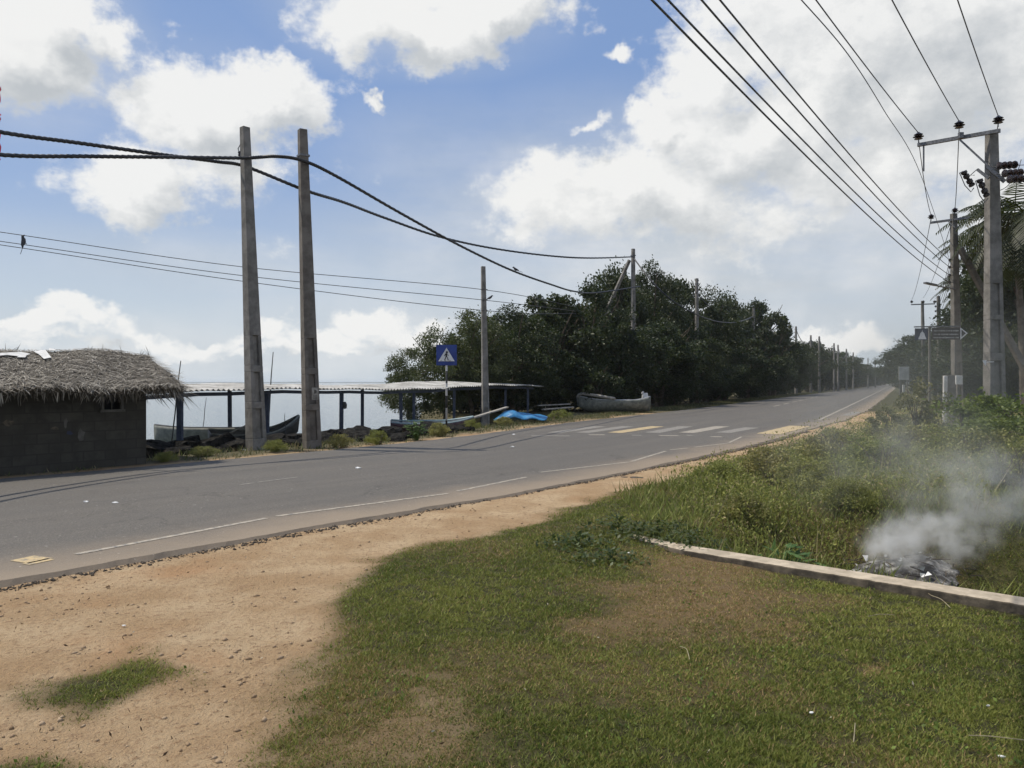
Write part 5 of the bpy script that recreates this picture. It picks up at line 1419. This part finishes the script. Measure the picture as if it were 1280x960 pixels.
for i, (px, py, Y, hh, rad, lab) in enumerate([(345, 560, 18.2, .30, .45, 'low green weeds at the foot between the two close poles'), (425, 556, 19.6, .34, .5, 'green weeds before the boulders right of the close poles'), (470, 553, 20.4, .40, .5, 'green weeds on the verge left of the pale leafy plant'),
        (548, 543, 23.6, .42, .6, 'green weeds at the foot of the crossing sign'), (588, 536, 26.4, .4, .6, 'green weeds left of the foot of the slim pole'), (630, 530, 29.5, .35, .6, 'green weeds in front of the blue tarpaulin'), (208, 576, 15.9, .22, .4, 'thin weeds at the right corner of the hut'), (255, 568, 17.2, .22, .5, 'thin weeds below the boulders right of the hut'), (700, 522, 36, .5, .9, 'green weeds on the verge left of the beached white boat')]):
    X = (px - 640) / F * Y; plant_tree('bush', 6 + i % 2, X, Y, gz(X, Y) + hh, rad, lab, name='verge_bush', cat='weed', group='weeds along the far verge')
def lawn_bits():
    n = 26000; x, y = scatter(n, -4.4, 8, 2.4, 12); lm = lawn_mask(x, y); on, _ = edge_off(x, y)
    perp = (x - WB.x) * wn.x + (y - WB.y) * wn.y
    k = (lm > .4) & (on > .6) & (perp < -.15) & (rng.random(n) < sstep(.50, .66, vnoise(x, y, 2.0, 151, 4))); x, y = x[k], y[k]; n = len(x)
    V, Fc = leaves_np(x, y, ground_z(x, y) + .012 + .012 * rng.random(n), .010 + .018 * rng.random(n), .9, .6)
    q = rng.random((n, 1)); c = np.array([.08, .12, .024]) + np.array([.14, .17, .04]) * q
    tag(np_mesh('lawn_weeds', V, Fc, M['weed'], tint=np.repeat(c, 4, 0)), 'small broad leaved weeds creeping through the turf', kind='stuff')
    n = 2600; x, y = scatter(n, -4.6, 8, 2.4, 16); on, _ = edge_off(x, y)
    perp = (x - WB.x) * wn.x + (y - WB.y) * wn.y; k = (on > .1) & (perp < -.15); x, y = x[k], y[k]; n = len(x)
    V, Fc = leaves_np(x, y, ground_z(x, y) + .012, .010 + .022 * rng.random(n) ** 2, .05, .35)
    q = rng.random((n, 1)); c = np.where(q < .55, np.array([.07, .045, .025]), np.where(q < .9, np.array([.30, .21, .11]), np.array([.5, .45, .34])))
    tag(np_mesh('leaf_litter', V, Fc, M['blade'], tint=np.repeat(c, 4, 0)), 'dead leaf bits scattered over turf and sand', kind='stuff')
lawn_bits()
# broad leaved plant behind the drain wall
def leafy_plant(p, h, n, label):
    e = empty('leafy_plant', p, label, 'plant'); rs = random.Random(5)
    V = MB(); st = MB()
    for k in range(n):
        a = rs.uniform(0, 6.28); r = rs.uniform(.02, .26); z = rs.uniform(.25, 1) * h
        b = Vector((math.cos(a) * r, math.sin(a) * r, z)); st.tube([(0, 0, -.05), b * .6, b], [.008, .005, .003], 4)
        L = rs.uniform(.10, .19); d = Vector((math.cos(a + rs.gauss(0, .6)), math.sin(a + rs.gauss(0, .6)), rs.uniform(-.4, .5))).normalized()
        s = d.cross(Vector((0, 0, 1))).normalized() * L * .22; nn = s.cross(d).normalized() * L * .05
        V.add([b, b + d * L * .4 + s - nn, b + d * L, b + d * L * .4 - s - nn, b + d * L * .45 + nn], [(0, 1, 4), (1, 2, 4), (2, 3, 4), (3, 0, 4)])
    st.build('stem', M['leaf_plant'], e); V.build('leaves', M['leaf_plant'], e)
pp = ground_pt(984, 684, -.05); pp.z = gz(pp.x, pp.y); leafy_plant(pp, .50, 110, 'broad leaved green plant just behind the drain wall')
pp = ground_pt(520, 549, -.02); pp.z = gz(pp.x, pp.y); leafy_plant(pp, .55, 90, 'pale green leafy plant on the verge left of the crossing sign')
# low plants on the lawn by the end of the wall
for (px, py, h, lab) in [(720, 686, .14, 'low dark weed tuft on the lawn left of the wall end'), (762, 706, .12, 'flat dark green weed on the lawn in front of the wall end'), (845, 668, .22, 'straggly weed over the broken end of the drain wall'), (795, 678, .2, 'small weed growing on the broken end of the drain wall'), (822, 676, .26, 'dark weed between the other two on the broken end of the wall'), (862, 690, .2, 'weed at the lawn side foot of the drain wall, near its broken end'), (768, 666, .18, 'reddish dark weed over the buried tip of the drain wall')]:
    p = ground_pt(px, py); p.z = gz(p.x, p.y); rs = random.Random(px)
    V = MB()
    for k in range(300):
        a = rs.uniform(0, 6.28); r = rs.uniform(0, .30); z = rs.uniform(.02, 1) * h * (1 - r * 2.4)
        b = Vector((math.cos(a) * r * 1.3, math.sin(a) * r, z)); d = Vector((rs.gauss(0, 1), rs.gauss(0, 1), rs.gauss(.3, .5))).normalized(); L = rs.uniform(.03, .06)
        s = d.cross(Vector((rs.random(), 0, 1))).normalized() * L * .3
        V.add([b, b + d * L * .5 + s, b + d * L, b + d * L * .5 - s], [(0, 1, 2, 3)])
    o = V.build('weed_clump', leafmat('weed clump', (.03, .055, .015), (.07, .10, .03), .3) if 'clumpmat' not in M else M['clumpmat']); o.location = p  # low clump of loose weed leaves, not a bush
    tag(o, lab, 'weed', 'weeds on the lawn')
# palms
def palm(px, Y, pyc, label, seed, nfr=44, fl=3.4):
    rd = random.Random(seed); X = (px - 640) / F * Y; g0 = gz(X, Y); zc = top_at(px, Y, pyc) - g0
    e = empty('coconut_palm', Vector((X, Y, g0)), label, 'palm', 'coconut palms on the right')
    mb = MB(); bend = rd.uniform(-.6, .6)
    pts = [Vector((bend * (1 - math.cos(t * 1.57)) - bend, 0, zc * t - .2 * (t == 0))) for t in np.linspace(0, 1, 9)]
    mb.tube(pts, np.linspace(.19, .11, 9), 9); mb.build('trunk', M['palm_bark'], e)
    V = []; Fq = []
    for k in range(nfr):
        a = 6.283 * k / nfr * 2.4 + rd.uniform(-.3, .3); el = rd.uniform(-.5, 1.25); L = fl * rd.uniform(.8, 1.1)
        h = Vector((math.cos(a), math.sin(a), 0)); p = Vector((0, 0, zc)); d = h * math.cos(el) + Vector((0, 0, math.sin(el)))
        side = h.cross(Vector((0, 0, 1)))
        N = 24; prev = p
        for i in range(N):
            d = (d + Vector((0, 0, -.075))).normalized(); q = prev + d * L / N
            o = len(V); w = .025 * (1 - i / N) + .006
            V += [prev - side * w, prev + side * w, q + side * w, q - side * w]; Fq.append((o, o + 1, o + 2, o + 3))
            if i > 2:
                for s in (-1, 1):
                    ll = .62 * math.sin(math.pi * (i / N) ** .8) ** .7 + .10
                    ld = (side * s * .8 + d * .65 + Vector((0, 0, -.35 - .3 * rd.random()))).normalized(); o = len(V)
                    V += [q, q + d * .085, q + ld * ll, q + ld * ll * .6 - d * .04]; Fq.append((o, o + 1, o + 2, o + 3))
            prev = q
    me = np_mesh('crown', np.array([tuple(v) for v in V]), np.array(Fq), M['leaf_palm'], e)
    return e
palm(1268, 36, 282, 'tall coconut palm at the right edge behind the switch pole', 1)
palm(1282, 31, 268, 'tallest coconut palm, half outside the right edge', 7)
palm(1222, 58, 362, 'lower coconut palm between the lamp pole and the switch pole', 2)
palm(1290, 48, 300, 'coconut palm leaning in from beyond the right edge', 3)
palm(1246, 44, 312, 'coconut palm right behind the switch pole, mid height', 4)

# ------------------------------------------------------------------ burning rubbish and litter
fc = Vector((4.25, 8.0, 0)); fc.z = gz(fc.x, fc.y)
e = empty('rubbish_heap', fc, 'smouldering heap of ash and rubbish in the drain behind the wall', 'rubbish heap')
mb = MB(); n = 30; vs = [(0, 0, .17)]; rings = 9
for j in range(1, rings + 1):
    for i in range(n):
        r = j / rings; a = 6.283 * i / n; rr = r * (1 + .2 * math.sin(3 * a + 1) + .1 * math.sin(7 * a))
        z = .17 * (1 - r ** 1.6) + .05 * mnoise.noise(Vector((math.cos(a) * r * 5, math.sin(a) * r * 5, 3))) - .05 * r
        vs.append((math.cos(a) * rr * .66, math.sin(a) * rr * .45, z * .8))
fs = [(0, 1 + i, 1 + (i + 1) % n) for i in range(n)] + [(1 + (j - 1) * n + i, 1 + j * n + i, 1 + j * n + (i + 1) % n, 1 + (j - 1) * n + (i + 1) % n) for j in range(1, rings) for i in range(n)]
mb.add(vs, fs); mb.build('ash', M['ash'], e, smooth=True)
rd = random.Random(9)
mb = MB()
for k in range(26):
    a = rd.uniform(0, 6.28); r = rd.random() ** .6; p = Vector((math.cos(a) * r * .8, math.sin(a) * r * .5, .16 * (1 - r) + .03)); s = rd.uniform(.015, .055)
    d = Vector((rd.gauss(0, 1), rd.gauss(0, 1), rd.gauss(0, .5))).normalized(); u = d.orthogonal().normalized(); w = d.cross(u)
    mb.add([p + u * s + d * s * .3, p + w * s * .7, p - u * s * .8 + d * s * .5, p - w * s], [(0, 1, 2), (0, 2, 3)])
o = mb.build('paper_scraps', M['litter'], e); o['kind'] = 'stuff'
mb = MB()
for k in range(70):
    a = rd.uniform(0, 6.28); r = rd.random() ** .6; p = Vector((math.cos(a) * r * .85, math.sin(a) * r * .55, .14 * (1 - r) + .03)); d = Vector((rd.gauss(0, 1), rd.gauss(0, 1), rd.gauss(0, .4))).normalized()
    mb.bar(p, p + d * rd.uniform(.05, .2), .008)
o = mb.build('charred_twigs', M['dung'], e); o['kind'] = 'stuff'
def scrap(p, s, label, m='litter', seed=0, name='litter_scrap'):
    rd = random.Random(seed); mb = MB(); n = 8
    top = [Vector((math.cos(6.283 * i / n) * s * rd.uniform(.5, 1.2), math.sin(6.283 * i / n) * s * .7 * rd.uniform(.5, 1.2), rd.uniform(.0, .4) * s)) for i in range(n)]
    bot = [v * .9 + Vector((0, 0, -v.z * .9 - .002)) for v in top]
    mb.add(top + bot + [Vector((0, 0, s * .45))], [(i, (i + 1) % n, 2 * n) for i in range(n)] + [(i, i + n, (i + 1) % n + n, (i + 1) % n) for i in range(n)])
    o = mb.build(name, M[m]); o.location = p; return tag(o, label, 'litter', 'scraps of litter')
for i, (px, py, s, lab, z) in enumerate([(447, 585.5, .07, 'crumpled white scrap on the asphalt in mid road, nearest the pole pair', .0), (108, 627.5, .045, 'small white scrap on the asphalt in front of the hut', .0), (144, 628.5, .04, 'tiny white scrap on the asphalt right of the other before the hut', .0),
         (641, 559, .07, 'white scrap on the asphalt in line with the slim pole', .0), (642, 543.5, .07, 'white scrap near the far edge of the asphalt below the tarpaulin', .0), (1014, 891, .012, 'white pebble like scrap on the lawn at right', .03), (1252, 946, .016, 'white leaf scrap on the lawn near the bottom right corner', .03), (1235, 882, .012, 'small pale scrap on the lawn right of the dry patch', .03), (786, 691, .018, 'white scrap in the grass before the wall end', .03), (155, 782, .015, 'tiny bluish scrap on the sand', -.03)]):
    scrap(ground_pt(px, py, z), s, lab, seed=i)
for i, (px, py, s, lab) in enumerate([(888, 581, .14, 'round dark clod on the sand shoulder by the weeds'), (795, 598, .14, 'flat dark clod on the sand beyond the lawn, largest'), (780, 597, .08, 'small dark clod left of the largest clod'), (1091, 513, .2, 'dark clod on the far sandy shoulder')]):
    p = ground_pt(px, py, -.04); me = RM[i % 5].copy(); me.materials.clear(); me.materials.append(M['dung'])
    o = bpy.data.objects.new('clod', me); col.objects.link(o); o.location = p; o.scale = (s, s * .8, s * .35 if i else s * .6)
    tag(o, lab, 'clod', 'dark clods on the shoulder')
def twig(P, label):
    pts = [ground_pt(a, b, .0) for a, b in P]
    for p in pts: p.z = gz(p.x, p.y) + .035
    mb = MB(); mb.tube(spline(pts, 6), .0022, 5); return tag(mb.build('dry_stalk', M['twig']), label, 'stalk', 'dry stalks on the lawn')
twig([(1150, 742), (1162, 754), (1176, 760), (1188, 771)], 'pale bent dry stalk lying below the drain wall')
twig([(1211, 935), (1240, 936), (1268, 940), (1290, 943)], 'long pale dry stalk near the bottom right corner')
twig([(1085, 781), (1100, 779), (1118, 780)], 'short pale dry stalk on the lawn right of the dry patch')
twig([(1069, 920), (1068, 932), (1067, 944)], 'short upright looking dry stalk low on the lawn')
twig([(850, 820), (858, 824), (862, 838)], 'curved pale stalk on the lawn under the brown patch')

# ------------------------------------------------------------------ smoke
def smoke(name, c, r, dens, scale, label, lo=.42, hi=.7, rot=0.0, seed=0.0, colr=(.78, .80, .78)):
    bm = bmesh.new(); bmesh.ops.create_icosphere(bm, subdivisions=3, radius=1.0)
    me = bpy.data.meshes.new(name); bm.to_mesh(me); bm.free()
    m = bpy.data.materials.new(name); m.use_nodes = True; nt = m.node_tree
    for q in list(nt.nodes):
        if q.type != 'OUTPUT_MATERIAL': nt.nodes.remove(q)
    v = nt.nodes.new('ShaderNodeVolumePrincipled'); v.inputs['Color'].default_value = c4(colr); v.inputs['Anisotropy'].default_value = .25
    nt.links.new(v.outputs[0], nt.nodes['Material Output'].inputs['Volume'])
    co = coords(nt)
    ln = nd(nt, 'ShaderNodeVectorMath', operation='LENGTH'); nt.links.new(co, ln.inputs[0])
    fall = maprange(nt, ln.outputs['Value'], .15, 1.0, 1, 0)
    ge = nt.nodes.new('ShaderNodeNewGeometry')
    mp = nd(nt, 'ShaderNodeMapping'); nt.links.new(ge.outputs['Position'], mp.inputs[0]); mp.inputs['Location'].default_value = (seed, seed * 2, 0)
    n = maprange(nt, noise(nt, mp.outputs[0], scale, 4, .6), lo, hi)
    d = mth(nt, 'MULTIPLY', mth(nt, 'MULTIPLY', fall, n), dens)
    nt.links.new(d, v.inputs['Density'])
    me.materials.append(m); o = bpy.data.objects.new(name, me); col.objects.link(o)
    o.location = c; o.scale = r; o.rotation_euler = (0, 0, rot)
    return tag(o, label, kind='stuff')
smoke('smoke', fc + Vector((-.30, -.02, .24)), (.40, .42, .34), 9, 5.5, 'white smoke rising from the left of the heap', .44, .60, colr=(.93, .93, .91))
smoke('smoke', fc + Vector((.15, .0, .34)), (.80, .55, .42), 4.2, 4.5, 'pale smoke rolling over the heap', .42, .60, seed=3, colr=(.9, .9, .88))
smoke('smoke', fc + Vector((.85, .3, .70)), (1.15, .8, .75), 1.7, 3.0, 'grey smoke drifting right from the heap', .40, .62, seed=3, colr=(.85, .85, .83))
smoke('smoke', fc + Vector((.3, 1.3, 1.0)), (2.0, 1.5, 1.15), .26, 1.9, 'thin grey wisps above the heap', .42, .62, seed=8, colr=(.75, .75, .73))
smoke('smoke', Vector((5.6, 11.0, 1.0)), (2.3, 3.4, 1.5), .085, 1.1, 'thin smoke over the drain and weeds', .40, .66, rot=R(-28), seed=5, colr=(.5, .52, .49))
smoke('smoke', Vector((11.0, 19.5, 1.8)), (4.4, 8.0, 2.7), .065, .5, 'thin smoke veil before the right hand poles', .32, .68, rot=R(-28), seed=9, colr=(.34, .36, .34))

# haze
HB = True
if HB:
    mb = MB(); mb.box((0, 1500, 5.6), (9000 * 2 + 40, 16000, 17.2))
    m = bpy.data.materials.new('thin air haze'); m.use_nodes = True; nt = m.node_tree
    for q in list(nt.nodes):
        if q.type != 'OUTPUT_MATERIAL': nt.nodes.remove(q)
    v = nt.nodes.new('ShaderNodeVolumePrincipled'); v.inputs['Color'].default_value = (.85, .9, .95, 1); v.inputs['Density'].default_value = .0002; v.inputs['Anisotropy'].default_value = .3
    nt.links.new(v.outputs[0], nt.nodes['Material Output'].inputs['Volume'])
    tag(mb.build('haze', m), 'thin pale haze in the air', kind='stuff')

# ------------------------------------------------------------------ sky and sun
SUN_EL, SUN_AZ = R(59), R(-74)
sd = Vector((math.sin(SUN_AZ) * math.cos(SUN_EL), math.cos(SUN_AZ) * math.cos(SUN_EL), math.sin(SUN_EL)))
sl_ = bpy.data.lights.new('sun', 'SUN'); sl_.energy = 4.2; sl_.angle = R(.5); sl_.color = (1, .92, .79)
so = bpy.data.objects.new('sun', sl_); col.objects.link(so); so.rotation_euler = sd.to_track_quat('Z', 'Y').to_euler(); so.location = (0, 0, 40)
w = bpy.data.worlds.new('World'); scene.world = w; w.use_nodes = True; nt = w.node_tree
bg = nt.nodes['Background']; STR = .10; bg.inputs['Strength'].default_value = STR
st = nt.nodes.new('ShaderNodeTexSky'); st.sky_type = 'NISHITA'; st.sun_disc = False; st.sun_elevation = SUN_EL; st.sun_rotation = SUN_AZ % (2 * math.pi)
st.air_density = 1.0; st.dust_density = .6; st.ozone_density = 1.5
gen = coords(nt, 'Generated')
sx = nd(nt, 'ShaderNodeSeparateXYZ'); nt.links.new(gen, sx.inputs[0])
az = mth(nt, 'ARCTAN2', sx.outputs[0], sx.outputs[1]); el = mth(nt, 'ARCSINE', sx.outputs[2])
def xyz(a, b, c=0.0):
    n = nd(nt, 'ShaderNodeCombineXYZ'); put(nt, n.inputs[0], a); put(nt, n.inputs[1], b); put(nt, n.inputs[2], c); return n.outputs[0]
P0 = xyz(az, el)
def vadd(a, b, op='ADD'):
    n = nd(nt, 'ShaderNodeVectorMath', operation=op); put(nt, n.inputs[0], a); put(nt, n.inputs[1], b); return n.outputs[0]
def vscale(a, s):
    n = nd(nt, 'ShaderNodeVectorMath', operation='SCALE'); put(nt, n.inputs[0], a); n.inputs['Scale'].default_value = s; return n.outputs[0]
w1 = noise(nt, P0, 7, 5, .6, out=1); w2 = noise(nt, P0, 26, 4, .6, out=1)
Pw = vadd(P0, vadd(vscale(vadd(w1, (.5, .5, .5), 'SUBTRACT'), .13), vscale(vadd(w2, (.5, .5, .5), 'SUBTRACT'), .035)))
def ang(px, py):
    a = math.atan((px - 640) / F); return a, math.atan((HZ - py) / F * math.cos(a))
def blob(px, py, rx, ry, s, P=None, soft=False):
    a, e_ = ang(px, py); rx = rx / F * math.cos(a) ** 2 * 1.1; ry = ry / F * math.cos(a) * 1.1
    v = vadd(vadd(P or Pw, (a, e_, 0), 'SUBTRACT'), (1 / rx, 1 / ry, 0), 'MULTIPLY')
    n = nd(nt, 'ShaderNodeVectorMath', operation='LENGTH'); nt.links.new(v, n.inputs[0])
    return maprange(nt, n.outputs['Value'], 0.0 if soft else .35, 1.35, s, 0)
def total(L, P=None, soft=False, op='MAXIMUM'):
    acc = None
    for b in L:
        q = blob(*b, P=P, soft=soft); acc = q if acc is None else mth(nt, op, acc, q)
    return acc
CUM = [(255, 130, 100, 56, 1), (330, 108, 60, 42, 1), (175, 222, 90, 52, .92), (300, 205, 95, 50, .75), (345, 130, 55, 35, .9),
       (15, 55, 100, 58, .95), (135, 45, 44, 30, .72), (50, 5, 105, 34, .95), (520, 12, 125, 48, 1), (600, -10, 110, 40, 1),
       (1060, 70, 210, 120, 1.0), (1180, 40, 240, 140, 1), (950, 160, 130, 75, .95), (900, 95, 70, 50, .85), (780, 225, 120, 48, .85), (700, 250, 110, 55, .75), (850, 240, 130, 60, .8), (1000, 220, 140, 60, .7),
       (640, 225, 60, 36, .45), (1180, 200, 150, 70, .8), (1270, 230, 120, 50, .8),
       (482, 119, 15, 9, .66), (770, 57, 28, 10, .62), (730, 150, 28, 12, .7), (815, 128, 28, 12, .7),
       (100, 390, 46, 22, .82), (45, 414, 75, 16, .68), (195, 414, 58, 20, .72), (265, 422, 60, 15, .64), (338, 412, 46, 19, .78), (405, 424, 60, 14, .66), (468, 398, 42, 20, .82), (520, 418, 60, 16, .74), (120, 432, 220, 12, .5), (400, 438, 220, 10, .48),
       (1040, 415, 70, 18, .8), (960, 425, 60, 14, .75), (1000, 285, 50, 40, .6), (790, 300, 40, 30, .6)]
# clouds elsewhere around the sky
for a_, e_, r1, r2 in [(2.4, .5, .6, .25), (-2.3, .6, .6, .25), (-1.4, .4, .35, .2), (1.5, .35, .4, .2), (3.0, .35, .5, .15), (.6, 1.1, .5, .2), (-.2, .95, .3, .12)]:
    CUM.append(('raw', a_, e_, r1, r2))
def blob_any(b):
    if b[0] == 'raw':
        _, a, e_, r1, r2 = b
        v = vadd(vadd(Pw, (a, e_, 0), 'SUBTRACT'), (1 / r1, 1 / r2, 0), 'MULTIPLY')
        n = nd(nt, 'ShaderNodeVectorMath', operation='LENGTH'); nt.links.new(v, n.inputs[0]); return maprange(nt, n.outputs['Value'], .35, 1.35, 1, 0)
    return blob(*b)
def field(P):
    acc = None
    for b in CUM:
        if b[0] == 'raw': _, a, e_, r1, r2 = b; st_ = 1.0
        else:
            a, e_ = ang(b[0], b[1]); r1 = b[2] / F * math.cos(a) ** 2 * 1.25; r2 = b[3] / F * math.cos(a) * 1.25; st_ = b[4]
        v = vadd(vadd(P, (a, e_, 0), 'SUBTRACT'), (1 / r1, 1 / r2, 0), 'MULTIPLY')
        n = nd(nt, 'ShaderNodeVectorMath', operation='LENGTH'); nt.links.new(v, n.inputs[0])
        q = maprange(nt, n.outputs['Value'], 0.0, 1.45, st_, 0, smooth=False)
        acc = q if acc is None else mth(nt, 'SMOOTH_MAX', acc, q, .12)
    return acc
Ps = xyz(az, mth(nt, 'MULTIPLY', el, 1.35))
OFF = (-.028, .042, 0)
def fbm(v):
    a = noise(nt, v, 7.5, 11, .63); return a
n1 = fbm(Ps); n2 = fbm(vadd(Ps, OFF))
D = mth(nt, 'ADD', field(Pw), mth(nt, 'MULTIPLY', mth(nt, 'SUBTRACT', n1, .5), 1.55))
D2 = mth(nt, 'ADD', field(vadd(Pw, OFF)), mth(nt, 'MULTIPLY', mth(nt, 'SUBTRACT', n2, .5), 1.55))
alpha = maprange(nt, D, .26, .54)
lit = mth(nt, 'MULTIPLY_ADD', mth(nt, 'SUBTRACT', D, D2), 1.7, .66, clamp=True)
thick = maprange(nt, D2, .55, 1.25)
lit2 = mth(nt, 'MULTIPLY', lit, mth(nt, 'SUBTRACT', 1.0, mth(nt, 'MULTIPLY', thick, .45)))
lit2 = mth(nt, 'ADD', lit2, maprange(nt, D, .30, .62, .30, 0), clamp=True)
ccol = mixc(nt, lit2, (5.2, 5.5, 5.75, 1), (9.0, 9.0, 8.85, 1))
# thin veil of pale cloud, strongest low and to the right
SOFT = [(740, 250, 230, 110, .85), (230, 170, 170, 120, .3), (40, 60, 180, 110, .55), (520, 10, 170, 70, .5), (560, 210, 160, 80, .4), (930, 330, 480, 150, .92), (1200, 320, 300, 170, .9), (640, 300, 260, 110, .62), (300, 330, 300, 45, .45), (760, 420, 500, 80, .9), (200, 450, 900, 60, .62), (560, 330, 150, 90, .5), (1100, 180, 260, 140, .8)]
streak = noise(nt, xyz(mth(nt, 'ADD', mth(nt, 'MULTIPLY', az, 3.2), mth(nt, 'MULTIPLY', el, 2.5)), mth(nt, 'MULTIPLY', el, 15)), 1.6, 6, .6)
veil = total(SOFT, P=P0, soft=True, op='MAXIMUM')
veil = mth(nt, 'MULTIPLY', veil, maprange(nt, streak, .28, .62, .72, 1.12), clamp=True)
vcol = mixc(nt, maprange(nt, noise(nt, Ps, 5, 5, .6), .35, .68), (5.5, 6.0, 6.5, 1), (7.6, 7.75, 7.9, 1))
hz_ = maprange(nt, el, .0, .30, .92, 0)
sat = mixc(nt, .7, st.outputs[0], (2.5, 3.85, 6.9, 1))
base = mixc(nt, hz_, sat, (6.3, 7.0, 7.4, 1))
base = mixc(nt, veil, base, vcol)
fin = mixc(nt, mth(nt, 'MULTIPLY', alpha, .96), base, ccol)
nt.links.new(fin, bg.inputs['Color'])

# ------------------------------------------------------------------ camera and render settings
cam = bpy.data.cameras.new('camera'); cam.lens = 27; cam.sensor_width = 36; cam.shift_y = -2 / 1280; cam.clip_end = 20000; cam.clip_start = .05
co_ = bpy.data.objects.new('camera', cam); col.objects.link(co_); co_.location = (0, 0, H); co_.rotation_euler = (R(90), 0, 0)
scene.camera = co_
vs_ = scene.view_settings; vs_.view_transform = 'Standard'; vs_.look = 'None'; vs_.exposure = 0.0; vs_.gamma = 1; vs_.use_curve_mapping = False
scene.render.engine = 'CYCLES'
cy = scene.cycles; cy.use_denoising = True; cy.max_bounces = 6; cy.diffuse_bounces = 3; cy.glossy_bounces = 3; cy.transmission_bounces = 4; cy.volume_bounces = 2; cy.transparent_max_bounces = 8
cy.volume_step_rate = 1.5; cy.volume_max_steps = 96; cy.use_adaptive_sampling = True; cy.adaptive_threshold = .02
cy.sample_clamp_indirect = 6
